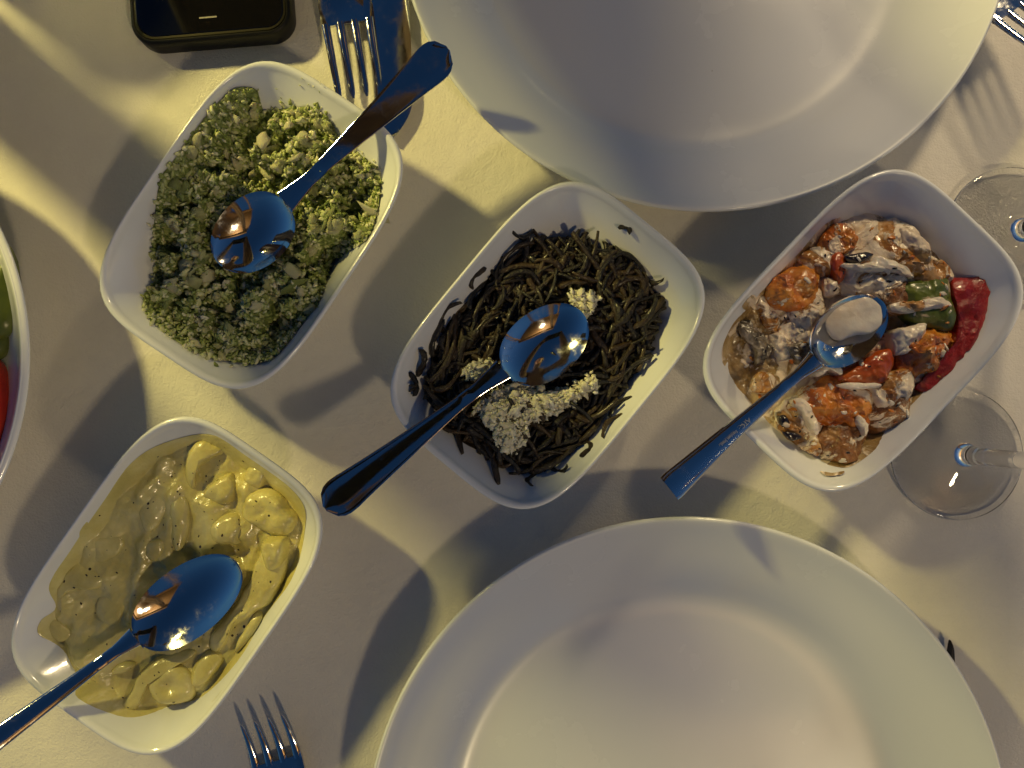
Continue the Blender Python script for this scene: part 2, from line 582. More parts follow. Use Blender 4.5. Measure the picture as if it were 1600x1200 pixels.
def joined(name, protos, items, mat_, parent, kind='stuff', smooth=True):
    """many small copies in one mesh: items = (proto index, loc, euler, scale)"""
    base = []
    for me in protos:
        v = np.array([w.co[:] for w in me.vertices])
        base.append((v, [tuple(p.vertices) for p in me.polygons]))
    V, Fc, off = [], [], 0
    for k, loc, eul, s in items:
        v, f = base[k]
        m = np.array(eul.to_matrix())
        V.append((v * np.asarray(s)) @ m.T + np.array(loc))
        Fc += [tuple(a + off for a in q) for q in f]
        off += len(v)
    me = mesh(name, np.concatenate(V), Fc, mat_, parent_loc(parent), smooth)
    o = bpy.data.objects.new(name, me)
    col.objects.link(o)
    o.parent = parent
    if kind: o['kind'] = kind
    return o


from mathutils import Euler


def reul():
    return Euler((rng.rand() * 6.28, rng.rand() * 6.28, rng.rand() * 6.28))


def sample_in(poly, n, margin=0.0):
    out = []
    lo, hi = poly[:, :2].min(0), poly[:, :2].max(0)
    while len(out) < n:
        p = lo + rng.rand(400, 2) * (hi - lo)
        ok = inside(poly, p[:, 0], p[:, 1])
        if margin: ok &= edge_dist(poly, p[:, 0], p[:, 1]) > margin
        out += list(p[ok])
    return np.array(out[:n])


# ------------------------------------------------------------------ green herb and nut dip
bw = BOWLS['herb']
HERB_PX = [(330, 142), (365, 132), (402, 142), (410, 172), (440, 172), (482, 168), (512, 185), (535, 228), (570, 248), (592, 272), (592, 320), (580, 372), (545, 392),
           (512, 402), (508, 440), (502, 466), (470, 510), (425, 560), (370, 566), (300, 547), (240, 502), (226, 465), (246, 432), (240, 382), (250, 290), (272, 252), (302, 208), (322, 178)]
herb_poly = wpoly(bw, HERB_PX, 0.022, 90)
herb = thing('herb_dip', 'coarse green herb and nut dip heaped in the upper left bowl', 'dip', (bw.c[0], bw.c[1], 0.006))


SP1 = P(400, 357, 0.03)[:2]


def herb_h(x, y, d):
    rho = float(bw.rho(x, y))
    z0 = float(zin(min(rho, 0.98)))
    q_ = max(0.0, min(1.0, (fbm(x, y, 7.3, 88, 3) + 0.22) / 0.42)); q_ = q_ * q_ * (3 - 2 * q_)
    top = 0.0215 + 0.0105 * q_ + 0.0060 * fbm(x, y, 1.7, 55, 2) + 0.0050 * fbm(x, y, 5.7, 190, 2) + 0.0025 * fbm(x, y, 2.7, 420, 2)
    top = min(top, 0.0365)
    sx, sy = SP1
    q = math.hypot(x - sx, y - sy) / 0.026
    if q < 1: top = min(top, 0.0225 + 0.006 * q ** 3)
    a = min(1.0, d / 0.010) ** 0.55
    z = (z0 + 0.001) + (max(top, z0 + 0.003) - z0) * a
    return z


def herb_top(x, y):
    d = float(edge_dist(herb_poly, np.array([x]), np.array([y]))[0])
    return herb_h(x, y, d)


hf('paste_bed', herb_poly, herb_h, M_herb_base, herb, 0.0009)
herb_pro = [rock_mesh('crumb', M_herb, k, 2, (1.15, 0.75 + 0.25 * math.sin(k), 0.5), 1.0, 1.5) for k in range(10)]
herb_small = [rock_mesh('crumb_small', M_herb, 20 + k, 1, (1.2, 0.8, 0.55), 1.0, 1.6) for k in range(8)]
nut_pro = [rock_mesh('nut_chunk', M_nut, 120 + k, 2, (1.1, 0.85, 0.6), 0.7, 1.3) for k in range(6)]
pts = sample_in(herb_poly, 290, 0.0015)
for (x, y) in pts:
    s = 0.0016 + 0.0024 * rng.rand() ** 1.8
    z = herb_top(x, y) + s * 0.05
    if rng.rand() < .45:
        s = min(s * 1.15, .0034)
        put('nut_chunk', nut_pro[rng.randint(6)], herb, (x, y, z + s * .2), reul(), (s * (0.9 + 0.5 * rng.rand()), s, s))
    else:
        put('crumb', herb_pro[rng.randint(10)], herb, (x, y, z), reul(), (s * (0.9 + 0.6 * rng.rand()), s, s * (0.8 + 0.3 * rng.rand())))
items = []
for (x, y) in sample_in(herb_poly, 6000):
    s = 0.0007 + 0.0011 * rng.rand() ** 1.3
    items.append((rng.randint(8), (x, y, herb_top(x, y) + s * (0.0 + 0.6 * rng.rand())), reul(), (s * (0.8 + 0.9 * rng.rand()), s, s)))
# crumbs smeared on the wall and the rim
for k in range(60):
    a_ = rng.rand() * 6.283
    i_ = rng.randint(len(herb_poly)); w = herb_poly[i_] + (herb_poly[i_] - herb_poly.mean(0)) * (rng.rand() * .05)
    rr = float(bw.rho(w[0], w[1]))
    if rr < .9:
        s = .0006 + .0008 * rng.rand()
        items.append((rng.randint(8), (w[0], w[1], float(zin(rr)) + s * .5), reul(), (s * 1.3, s, s)))
for (px, py, zz) in [(470, 120, .044), (480, 128, .044), (488, 132, .044), (497, 140, .043), (465, 128, .043), (436, 145, .030), (444, 160, .026), (500, 130, .045), (590, 255, .040), (558, 262, .034)]:
    w = P(px, py, zz)
    rr = float(bw.rho(w.x, w.y))
    items.append((rng.randint(8), (w.x, w.y, float(zin(rr)) + .0002), reul(), (.0006, .0005, .0003)))
joined('fine_crumbs', herb_small, items, M_herb, herb)


# ------------------------------------------------------------------ dark stewed beans
bw2 = BOWLS['bean']
BEAN_PX = [(740, 440), (760, 405), (800, 385), (840, 372), (900, 372), (960, 378), (990, 398), (1020, 455), (1036, 490), (1020, 560), (985, 612), (950, 665), (900, 725),
           (860, 745), (800, 748), (760, 735), (700, 705), (660, 655), (640, 620), (650, 570), (680, 500), (705, 470)]
bean_poly = wpoly(bw2, BEAN_PX, 0.0265, 80)
beans = thing('stewed_beans', 'dark brown stewed thin green beans tangled in the middle bowl', 'beans', (bw2.c[0], bw2.c[1], 0.006))


def bean_h(x, y, d):
    rho = float(bw2.rho(x, y))
    z0 = float(zin(min(rho, 0.98)))
    top = 0.0275 + 0.004 * fbm(x, y, 2.2, 45, 2)
    a = min(1.0, d / 0.014) ** 0.6
    return (z0 + 0.0008) + (max(top, z0 + 0.002) - z0) * a


bed_poly = bean_poly.mean(0) + (bean_poly - bean_poly.mean(0)) * np.array((.90, .90, 1))
hf('bean_bed', bed_poly, lambda x, y, d: bean_h(x, y, d) - .001, M_bean_base, beans, 0.002)


def bean_mesh(seed, length, bend, rad, kink=0.0):
    nseg, nsd = 13, 8
    rings = []
    q = np.random.RandomState(seed)
    ph = q.rand() * 6
    for i in range(nseg):
        t = i / (nseg - 1)
        x = (t - 0.5) * length
        y = bend * (1 - (2 * t - 1) ** 2) + 0.0010 * math.sin(5 * t + ph) + (kink * max(0, t - 0.6))
        z = 0.0012 * math.sin(4 * t + ph * 2)
        r_ = rad * (0.88 + 0.14 * math.sin(11 * t + ph) + 0.10 * math.sin(23 * t + 2 * ph)) * (1 if 0 < i < nseg - 1 else 0.75)
        rings.append([(x, y + r_ * math.cos(a) * (1 + .12 * math.cos(3 * a)), z + r_ * 0.72 * math.sin(a)) for a in [2 * math.pi * k / nsd for k in range(nsd)]])
    v, f = loft(rings)
    return mesh('bean', v, f, M_bean)


bean_pro = []
for k in range(24):
    bean_pro.append(bean_mesh(k, 0.012 + 0.022 * rng.rand(), (rng.rand() - 0.5) * 0.013, 0.0012 + 0.0009 * rng.rand(), (rng.rand() - .5) * 0.030))


def bean_top(x, y):
    d = float(edge_dist(bean_poly, np.array([x]), np.array([y]))[0])
    return bean_h(x, y, d)


bitems = []
# flow direction of the strands varies over the heap, as in the photograph
pts = sample_in(bean_poly, 1250, 0.002)
SP2 = P(848, 533, 0.04)[:2]
bean_len = [max(v.co.x for v in me.vertices) for me in bean_pro]
for k, (x, y) in enumerate(pts):
    kk = rng.randint(24)
    top = k < 290
    tz = (0.0095 * rng.rand() ** 1.1) if top else (-0.0015 + 0.003 * rng.rand())
    s = 0.85 + 0.4 * rng.rand()
    for attempt in range(14):
        X, Y = x - bw2.c[0], y - bw2.c[1]
        ang = R(62) + 1.35 * fbm(x, y, 4.4, 26, 2) + rng.normal(0, 1.1 + 0.1 * attempt) + (0.9 if X + 0.3 * Y > 0.008 and Y < 0.0 else 0)
        z = bean_top(x, y) + tz * 0.7
        hl_ = bean_len[kk] * s
        if min(math.hypot(x + q * hl_ * math.cos(ang) - SP2[0], y + q * hl_ * math.sin(ang) - SP2[1]) for q in (-1, -.5, 0, .5, 1)) < 0.022: z = min(z, 0.0285)
        e = Euler((rng.normal(0, 0.6), rng.normal(0, 0.17), ang))
        half = bean_len[kk] * s
        ends = [(x + q * half * math.cos(ang), y + q * half * math.sin(ang)) for q in (-1, 1)]
        if max(float(bw2.rho(*q)) for q in ends) < rho_at(max(.008, min(.0395, z + .0015 - half * abs(math.sin(e.y))))) - 0.028: break
        x, y = bw2.c[0] + X * 0.965, bw2.c[1] + Y * 0.965
    if top:
        put('bean', bean_pro[kk], beans, (x, y, z), e, (s, 0.95, 0.95))
    else:
        bitems.append((kk, (x, y, z), e, (s, 0.95, 0.95)))
joined('lower_beans', bean_pro, bitems, M_bean, beans)
stray_pro = [bean_mesh(60 + k, 0.020, 0.0012 * (k - 1), 0.0013 + .0002 * k, 0.0) for k in range(3)]
# stray ones on the walls: two pixel ends each
for a, b in [((800, 356), (830, 365)), ((828, 362), (824, 388)), ((968, 352), (998, 348)), ((1004, 434), (1036, 440)), ((752, 690), (778, 765)), ((622, 585), (650, 618)),
             ((650, 545), (655, 590)), ((738, 452), (752, 412)), ((975, 648), (950, 700)), ((918, 690), (914, 720)), ((833, 738), (828, 760)), ((860, 735), (888, 728)), ((616, 608), (645, 612)),
             ((985, 618), (950, 650)), ((1000, 540), (1036, 470)), ((680, 560), (690, 500))]:
    mx_, my_ = (a[0] + b[0]) / 2, (a[1] + b[1]) / 2
    zz = 0.026
    for it in range(6):
        w = P(mx_, my_, zz)
        zz = float(zin(min(float(bw2.rho(w.x, w.y)), 1.0))) + 0.002
        zz = min(zz, 0.041)
    def hold(p_):
        z_ = 0.0265
        for it in range(10):
            w = P(*p_, z_)
            z_ = 0.5 * z_ + 0.5 * max(0.0265, float(zin(min(0.93, float(bw2.rho(w.x, w.y))))))
        w = P(*p_, z_)
        r_ = float(bw2.rho(w.x, w.y))
        if r_ > 0.90:
            w.x = bw2.c[0] + (w.x - bw2.c[0]) * 0.90 / r_; w.y = bw2.c[1] + (w.y - bw2.c[1]) * 0.90 / r_
        w.z = max(0.0275, float(zin(float(bw2.rho(w.x, w.y))))) + 0.0016
        return w
    pa, pb = hold(a), hold(b)
    d = pb - pa
    k = rng.randint(3)
    put('bean', stray_pro[k], beans, (pa + pb) / 2, Euler((0, -math.atan2(d.z, math.hypot(d.x, d.y)), math.atan2(d.y, d.x))), (d.length / 0.020, 1.0, 1.0))

# crushed garlic on the beans
g_poly = poly3([(745, 638), (775, 610), (800, 600), (835, 606), (870, 610), (905, 600), (925, 590), (932, 602), (905, 622), (880, 640), (840, 655), (822, 665), (820, 690), (795, 705), (775, 690), (765, 665)], 0.036, 50)
g_poly2 = poly3([(890, 462), (910, 455), (932, 460), (928, 480), (915, 490), (905, 500), (900, 480)], 0.036, 24)
g_poly3 = poly3([(725, 578), (745, 568), (775, 566), (785, 580), (765, 590), (735, 590)], 0.036, 24)
garlic = thing('crushed_garlic', 'pale crushed garlic sprinkled on the dark beans under the spoon', 'garlic', P(840, 640, 0.034))
for gp_, sd_, hh_ in ((g_poly, 3, .0042), (g_poly2, 5, .003), (g_poly3, 6, .003)):
    c_ = gp_.mean(0)
    z_ = float(np.mean([bean_top(float(q[0]), float(q[1])) for q in gp_])) + .0042
    w_ = c_ + (gp_ - c_) * .86; w_[:, 2] = z_
    blob('mash', None, z_, hh_, M_garlic, garlic, 2.2, .0026, 190, sd_, n=80, nr=26, world=w_, hi=.6, drop=.006)
g_pro = [rock_mesh('garlic_crumb', M_garlic, 40 + k, 2, (1.1, .8, .6), 1.1, 1.7) for k in range(7)]
gitems = []
cnt = 0
for gp, nb, ns, hh in ((g_poly, 80, 420, 0.0045), (g_poly2, 14, 60, 0.002), (g_poly3, 12, 50, 0.002)):
    for k, (x, y) in enumerate(sample_in(gp, nb + ns)):
        d = float(edge_dist(gp, np.array([x]), np.array([y]))[0])
        hz = bean_top(x, y) + 0.0065 + min(1, d / 0.006) * hh * (0.6 + 0.6 * fbm(x, y, 3, 120, 2))
        if k < nb:
            s = 0.0011 + 0.0022 * rng.rand() ** 2.2
            put('garlic_crumb', g_pro[rng.randint(7)], garlic, (x, y, hz), reul(), (s, s, s))
        else:
            s = 0.0006 + 0.0008 * rng.rand()
            gitems.append((rng.randint(7), (x + rng.normal(0, .0012), y + rng.normal(0, .0012), hz + s * rng.rand() - .001), reul(), (s * 1.2, s, s)))
            gitems.append((rng.randint(7), (x, y, hz - .0015), reul(), (s * 1.7, s * 1.7, s * 1.4)))
joined('fine_garlic', g_pro, gitems, M_garlic, garlic)

# ------------------------------------------------------------------ creamy yellow dish
bw4 = BOWLS['curry']
curry = thing('creamy_salad', 'pale yellow creamy dish with pepper specks in the lower left bowl', 'creamy dish', (bw4.c[0], bw4.c[1], 0.006))
LEV4 = 0.0290


def segd(x, y, pts):
    d = 9.0
    for i in range(len(pts) - 1):
        ax, ay = pts[i][0], pts[i][1]; bx, by = pts[i + 1][0], pts[i + 1][1]
        t = max(0, min(1, ((x - ax) * (bx - ax) + (y - ay) * (by - ay)) / ((bx - ax) ** 2 + (by - ay) ** 2 + 1e-12)))
        d = min(d, math.hypot(x - ax - t * (bx - ax), y - ay - t * (by - ay)))
    return d


def ridge(pts, w, h, z=0.025):
    return ([P(a, b, z) for a, b in pts], w, h)


RIDGES4 = [ridge([(278, 775), (272, 830), (262, 862)], .0045, .004), ridge([(235, 845), (222, 900), (215, 960)], .0035, .0035), ridge([(205, 770), (175, 815), (150, 850)], .006, .003),
           ridge([(265, 720), (255, 745), (232, 770)], .0035, .003), ridge([(175, 900), (185, 960), (150, 1020)], .006, .003), ridge([(390, 760), (400, 800), (385, 840)], .006, .004),
           ridge([(330, 790), (345, 830), (330, 862)], .007, .004), ridge([(130, 1030), (165, 1045), (205, 1010)], .004, .0025), ridge([(300, 870), (320, 880), (380, 860)], .005, -.004),
           ridge([(200, 1095), (260, 1080), (310, 1060)], .006, .003), ridge([(110, 940), (140, 980), (135, 1010)], .006, .003)]
CURRY_PX = [(330, 676), (392, 708), (446, 748), (474, 790), (476, 830), (456, 905), (414, 966), (372, 1035), (312, 1092), (250, 1112), (190, 1122), (112, 1100), (118, 1062), (92, 1012), (60, 992),
            (63, 970), (86, 950), (76, 915), (108, 858), (148, 780), (208, 718), (268, 688)]
curry_poly = wpoly(bw4, CURRY_PX, 0.0288, 100)


def curry_h(x, y, d):
    z = LEV4 + 0.0030 * fbm(x, y, 6.1, 34, 3) + 0.0011 * fbm(x, y, 1.1, 120, 3) + 0.0016 * (0.5 - abs(noise.noise(Vector((x * 60, y * 42, 3.3)))))
    for pts_, w, h in RIDGES4:
        q = segd(x, y, pts_)
        if q < 3 * w: z += h * math.exp(-(q / w) ** 2)
    rho = float(bw4.rho(x, y)); z0 = float(zin(min(rho, .98)))
    a = min(1.0, d / 0.004) ** 0.5
    return (z0 - 0.0005) + (max(z, z0 + 0.0012) - z0) * a


hf('sauce', curry_poly, curry_h, M_curry, curry, 0.0008)
Z4 = 0.0300
for nm, pts_, h, pp, rg, sd, dish, tl in [
    ('slice', [(330, 678), (312, 684), (296, 695), (286, 715), (284, 742), (292, 766), (300, 760), (306, 735), (322, 722), (342, 712), (352, 700), (342, 688)], .0065, 3, .0012, 1, 0, (.0, .05)),
    ('chunk', [(392, 724), (410, 722), (418, 740), (408, 762), (388, 762), (376, 750)], .007, 3, .0016, 2, 0, (0, 0)),
    ('chunk', [(384, 770), (410, 762), (440, 776), (456, 796), (462, 812), (446, 838), (420, 842), (400, 830), (374, 810), (372, 788)], .0105, 2.6, .0022, 3, .0045, (0, 0)),
    ('chunk', [(330, 752), (356, 740), (366, 760), (360, 785), (332, 790), (312, 775)], .006, 2.6, .0015, 4, 0, (0, 0)),
    ('chunk', [(330, 815), (362, 800), (380, 825), (372, 850), (345, 852), (325, 840)], .0065, 2.6, .0018, 5, 0, (0, 0)),
    ('slice', [(408, 852), (436, 846), (446, 870), (440, 905), (420, 940), (395, 962), (362, 985), (345, 1012), (330, 1027), (319, 1018), (325, 995), (344, 966), (372, 925), (392, 890)], .009, 2.0, .0018, 6, .0016, (.07, -.03)),
    ('slice', [(400, 850), (425, 838), (446, 845), (440, 880), (415, 902), (402, 880)], .0125, 2.2, .0018, 16, .002, (.07, .03)),
    ('slice', [(82, 912), (92, 892), (114, 880), (140, 892), (162, 906), (150, 921), (122, 922), (100, 930), (86, 941), (76, 924)], .0055, 3.2, .001, 7, 0, (0, 0)),
    ('chunk', [(62, 978), (78, 968), (104, 984), (110, 998), (92, 1006), (70, 996)], .004, 2.6, .001, 8, 0, (0, 0)),
    ('slice', [(226, 1072), (240, 1052), (262, 1040), (285, 1048), (302, 1070), (296, 1096), (268, 1106), (240, 1100)], .007, 3, .0014, 9, .0025, (0, 0)),
    ('slice', [(182, 1108), (200, 1082), (214, 1056), (240, 1030), (288, 1018), (300, 1026), (262, 1044), (236, 1060), (222, 1088), (206, 1118), (190, 1120)], .0055, 3, .0013, 10, 0, (0, 0)),
    ('chunk', [(170, 1050), (186, 1036), (206, 1040), (196, 1052), (176, 1056)], .004, 2.6, .001, 11, 0, (0, 0)),
    ('slice', [(370, 1000), (395, 960), (408, 962), (402, 985), (380, 1015), (362, 1024)], .005, 3, .001, 12, 0, (0, 0)),
    ('slice', [(150, 800), (172, 770), (205, 758), (222, 768), (205, 792), (175, 815), (155, 822)], 0.0037, 1.4, .0012, 14, 0, (0, .06)),
    ('slice', [(120, 870), (140, 845), (172, 838), (190, 850), (175, 872), (140, 884)], 0.0034, 1.4, .0012, 15, 0, (.05, 0)),
    ('slice', [(216, 790), (245, 752), (262, 758), (258, 790), (240, 825), (222, 830)], 0.0037, 1.4, .0012, 17, 0, (-.06, 0)),
    ('slice', [(262, 780), (280, 770), (292, 800), (285, 850), (270, 864), (260, 835)], 0.0045, 1.4, .0012, 18, 0, (.1, 0)),
    ('chunk', [(225, 850), (248, 842), (258, 860), (240, 880), (222, 872)], .0045, 3, .0012, 19, 0, (0, 0)),
    ('slice', [(150, 935), (172, 925), (190, 950), (185, 985), (165, 1000), (150, 970)], 0.0034, 1.4, .0012, 20, 0, (-.08, 0)),
    ('slice', [(320, 1020), (345, 1030), (330, 1060), (300, 1078), (296, 1050)], .005, 3, .001, 21, 0, (0, -.06)),
    ('chunk', [(115, 1094), (132, 1082), (132, 1098), (122, 1104)], .004, 2.6, .0008, 13, 0, (0, 0)),
]:
    blob(nm, pts_, Z4 - .001, h * .9, M_curry, curry, pp + .3, rg * .9, 75, sd, dish=dish, tilt=tl, zref=Z4 + h * .6, bowl=bw4, nr=16, n=60, hi=0.12)

bpy.context.view_layer.update()
_dg = bpy.context.evaluated_depsgraph_get()


def top_hit(x, y):
    ok, p, nn_, *_ = sc.ray_cast(_dg, Vector((x, y, 0.3)), Vector((0, 0, -1)))
    return (p, nn_) if ok else (None, None)


M_speck = mat('black_pepper', (0.035, 0.022, 0.010), 0.6)
sp_pro = [rock_mesh('speck', M_speck, 70 + k, 1, (1, .8, .35), 0.5) for k in range(4)]
items = []
for (x, y) in sample_in(curry_poly, 120, 0.003):
    p, nn_ = top_hit(x, y)
    if p is None: continue
    s = 0.00022 + 0.00042 * rng.rand() ** 2
    items.append((rng.randint(4), tuple(p), nn_.to_track_quat('Z', 'Y').to_euler(), (s * 1.3, s, s)))
joined('pepper_specks', sp_pro, items, M_speck, curry)

# ------------------------------------------------------------------ vegetables in yoghurt with red pepper
bw3 = BOWLS['pepper']
veg = thing('yoghurt_vegetables', 'fried vegetables and peppers in orange yoghurt sauce in the right bowl', 'vegetable dish', (bw3.c[0], bw3.c[1], 0.006))


def z4(pts):
    return [(1020 + a / 2.143, 260 + b / 2.143) for a, b in pts]


soup_poly = wpoly(bw3, z4([(232, 620), (262, 540), (300, 485), (360, 400), (470, 270), (575, 185), (700, 150), (830, 185), (935, 265), (1000, 380), (1015, 600), (965, 745), (865, 850), (700, 985),
                      (610, 1005), (480, 945), (400, 875), (320, 785), (250, 700)]), 0.0275, 90)


def soup_h(x, y, d):
    z = 0.0275 + 0.0028 * fbm(x, y, 9.1, 55, 3) + 0.0012 * fbm(x, y, 1.1, 190, 3)
    rho = float(bw3.rho(x, y)); z0 = float(zin(min(rho, .98)))
    a = min(1.0, d / 0.005) ** 0.5
    return (z0 - 0.0005) + (max(z, z0 + 0.0006) - z0) * a


hf('sauce', soup_poly, soup_h, M_soup, veg, 0.001)
ZV = 0.0235 ; DV = 0.0050
def grow(pts_, k):
    cx_ = sum(a for a, b in pts_) / len(pts_); cy_ = sum(b for a, b in pts_) / len(pts_)
    return [(cx_ + (a - cx_) * k, cy_ + (b - cy_) * k) for a, b in pts_]


for nm, pts_, zb, h, mt, pp, rg, sd in [
    ('red_pepper_slice', [(1000, 378), (1060, 368), (1132, 360), (1138, 400), (1128, 460), (1110, 530), (1085, 590), (1060, 640), (1020, 700), (990, 748), (952, 766), (885, 738), (960, 690), (1005, 600), (1010, 480)], .0255, .0042, M_redpep, 7, .0013, 1),
    ('vegetable_chunk', [(680, 262), (760, 200), (850, 205), (905, 280), (962, 330), (985, 385), (900, 395), (850, 385), (800, 410), (720, 425), (650, 400), (640, 330)], ZV, .0085, M_mix, 2.4, .0032, 2),
    ('onion_piece', [(835, 200), (900, 225), (932, 280), (925, 330), (880, 320), (845, 265)], .029, .004, M_soup, 3, .0012, 3),
    ('green_pepper_slice', [(838, 395), (915, 375), (985, 368), (1005, 410), (1014, 470), (1016, 542), (955, 545), (890, 528), (850, 500), (840, 450)], .0275, .0055, M_greenpep, 4, .0010, 4),
    ('vegetable_chunk', [(370, 395), (395, 358), (440, 345), (500, 330), (560, 355), (560, 430), (510, 480), (430, 475), (385, 440)], ZV, .0085, M_orange, 2.5, .0022, 5),
    ('vegetable_chunk', [(565, 225), (610, 190), (655, 188), (690, 235), (672, 285), (610, 305), (560, 280)], ZV, .007, M_orange, 2.5, .002, 6),
    ('vegetable_chunk', [(490, 300), (560, 270), (620, 300), (600, 360), (530, 350)], ZV, .006, M_mix, 2.5, .002, 26),
    ('tomato_piece', [(598, 300), (632, 290), (652, 330), (645, 372), (620, 392), (600, 350)], .028, .0035, M_redorange, 3, .001, 7),
    ('aubergine_skin', [(648, 302), (690, 288), (742, 292), (730, 308), (690, 325), (660, 320)], .0315, .0018, M_skin, 3, .0008, 8),
    ('vegetable_chunk', [(845, 560), (930, 530), (1010, 548), (1008, 630), (960, 690), (880, 728), (832, 695), (815, 620)], ZV, .0095, M_orange, 2.4, .0028, 9),
    ('vegetable_chunk', [(760, 360), (830, 350), (850, 400), (830, 470), (770, 470), (745, 410)], .026, .006, M_brown, 2.4, .0022, 29),
    ('vegetable_chunk', [(455, 800), (490, 765), (545, 720), (640, 695), (740, 740), (765, 800), (735, 872), (690, 860), (620, 875), (550, 860), (500, 840)], ZV, .009, M_orange, 2.4, .0028, 11),
    ('vegetable_chunk', [(740, 740), (865, 700), (866, 790), (858, 850), (800, 882), (735, 870)], ZV, .007, M_brown, 2.8, .0018, 12),
    ('yoghurt_dollop', [(770, 700), (860, 690), (868, 745), (820, 800), (760, 790), (735, 745)], .0275, .0045, M_mix, 2.5, .002, 32),
    ('vegetable_chunk', [(560, 905), (630, 850), (705, 878), (692, 965), (640, 1003), (580, 972)], ZV, .0075, M_brown, 2.5, .002, 13),
    ('yoghurt_dollop', [(428, 832), (450, 790), (500, 790), (545, 840), (572, 900), (545, 958), (485, 925), (440, 882)], .0245, .0030, M_mix, 1.6, .0020, 14),
    ('aubergine_skin', [(438, 888), (480, 892), (502, 908), (470, 920), (445, 905)], .0285, .0016, M_skin, 3, .0006, 15),
    ('aubergine_skin', [(425, 835), (445, 832), (458, 858), (440, 872), (428, 860)], .0275, .0016, M_skin, 3, .0006, 16),
    ('yoghurt_streak', [(630, 728), (690, 722), (755, 724), (762, 736), (700, 745), (640, 744)], .033, .002, M_white, 2.4, .0008, 17),
    ('red_pepper_slice', [(640, 690), (690, 655), (740, 630), (800, 608), (816, 642), (800, 690), (770, 722), (690, 728), (632, 718)], .0305, .0035, M_redorange, 3.4, .001, 10),
    ('yoghurt_streak', [(545, 690), (575, 660), (610, 652), (640, 680), (632, 696), (600, 680), (560, 702)], .031, .003, M_white, 2.4, .0012, 18),
    ('aubergine_strip', [(268, 522), (310, 513), (355, 545), (393, 585), (394, 640), (365, 668), (345, 640), (330, 598), (290, 560)], .0245, .0035, M_skinpale, 2.6, .0022, 19),
    ('yoghurt_dollop', [(340, 720), (360, 690), (395, 700), (400, 740), (360, 756), (330, 745)], .0230, .0035, M_mix, 1.8, .0020, 20),
    ('yoghurt_dollop', [(585, 380), (615, 380), (628, 405), (610, 430), (585, 420)], .0265, .004, M_mix, 1.8, .0016, 21),
    ('yoghurt_dollop', [(490, 430), (560, 420), (570, 470), (540, 530), (490, 540), (470, 490)], .0245, .006, M_mix, 2.4, .0024, 22),
    ('yoghurt_dollop', [(420, 540), (500, 520), (540, 570), (510, 640), (440, 640), (400, 590)], .0225, .0045, M_mix, 2.4, .0026, 23),
    ('vegetable_chunk', [(455, 600), (500, 590), (540, 610), (530, 650), (480, 655)], .0255, .0035, M_skinpale, 2.4, .0018, 24),
    ('yoghurt_dollop', [(820, 560), (870, 540), (910, 545), (880, 600), (830, 620)], .030, .004, M_white, 2.4, .0018, 25),
    ('yoghurt_streak', [(805, 470), (880, 450), (960, 435), (1004, 460), (960, 478), (890, 490), (830, 498)], .032, .0025, M_mix, 2.4, .0016, 27),
    ('yoghurt_streak', [(690, 830), (705, 842), (725, 880), (715, 905), (700, 880), (680, 850)], .031, .002, M_white, 2.4, .001, 28),
    ('yoghurt_streak', [(640, 330), (720, 320), (760, 300), (850, 330), (880, 370), (800, 350), (700, 350)], .0325, .0025, M_white, 2.4, .0016, 30),
    ('yoghurt_streak', [(470, 790), (500, 775), (535, 815), (560, 880), (545, 900), (515, 850)], .030, .002, M_white, 2.4, .0014, 31),
    ('yoghurt_dollop', [(350, 450), (380, 440), (400, 480), (430, 500), (410, 540), (370, 520)], .0225, .004, M_mix, 2.4, .0018, 33),
]:
    if mt in (M_mix, M_brown, M_white) and nm != 'yoghurt_streak': pts_ = grow(pts_, 1.16); pp = min(pp, 1.9)
    blob(nm, z4(pts_), zb + DV, h, mt, veg, pp, rg, 105, sd, zref=zb + DV + h * .5, bowl=bw3, drop=0.009, nr=20, n=72)


bpy.context.view_layer.update()
_dg = bpy.context.evaluated_depsgraph_get()
for nm, mt, cnt, smin, smax, sq in (('yoghurt_curds', M_white, 60, .0006, .0018, .4), ('orange_shreds', M_orange, 40, .0006, .0018, .4), ('dark_flecks', M_skin, 40, .0004, .0010, .4)):
    pro = [rock_mesh('bit', mt, 90 + k, 2, (1.5, .75, sq), 0.6, 1.5) for k in range(6)]
    items = []
    for (x, y) in sample_in(soup_poly, cnt, 0.003):
        p, nn_ = top_hit(x, y)
        if p is None: continue
        s = smin + (smax - smin) * rng.rand() ** 2
        q = nn_.to_track_quat('Z', 'Y').to_matrix() @ Euler((0, 0, rng.rand() * 6.28)).to_matrix()
        items.append((rng.randint(6), tuple(p), q.to_euler(), (s, s, s)))
    joined(nm, pro, items, mt, veg)

def smear(bowl, pts_, mt, parent):
    hf('sauce_smear', wpoly(bowl, pts_, .02, 40), lambda x, y, d: float(zin(min(.95, float(bowl.rho(x, y))))) + .0004 * min(1, d / .0012) ** .5 + .00012 * fbm(x, y, 2, 300, 2), mt, parent, .0008)


smear(bw4, [(452, 742), (466, 752), (474, 770), (466, 776), (456, 762)], M_curry, curry)
smear(bw4, [(120, 830), (130, 815), (137, 822), (126, 842)], M_curry, curry)
smear(bw4, [(330, 1100), (352, 1078), (358, 1084), (342, 1106)], M_curry, curry)
smear(bw3, z4([(300, 468), (330, 432), (345, 440), (318, 480)]), M_soup, veg)
smear(bw3, z4([(452, 268), (480, 240), (498, 236), (500, 250), (470, 276)]), M_soup, veg)
smear(bw3, z4([(560, 1020), (600, 1026), (640, 1020), (630, 1032), (585, 1036)]), M_soup, veg)

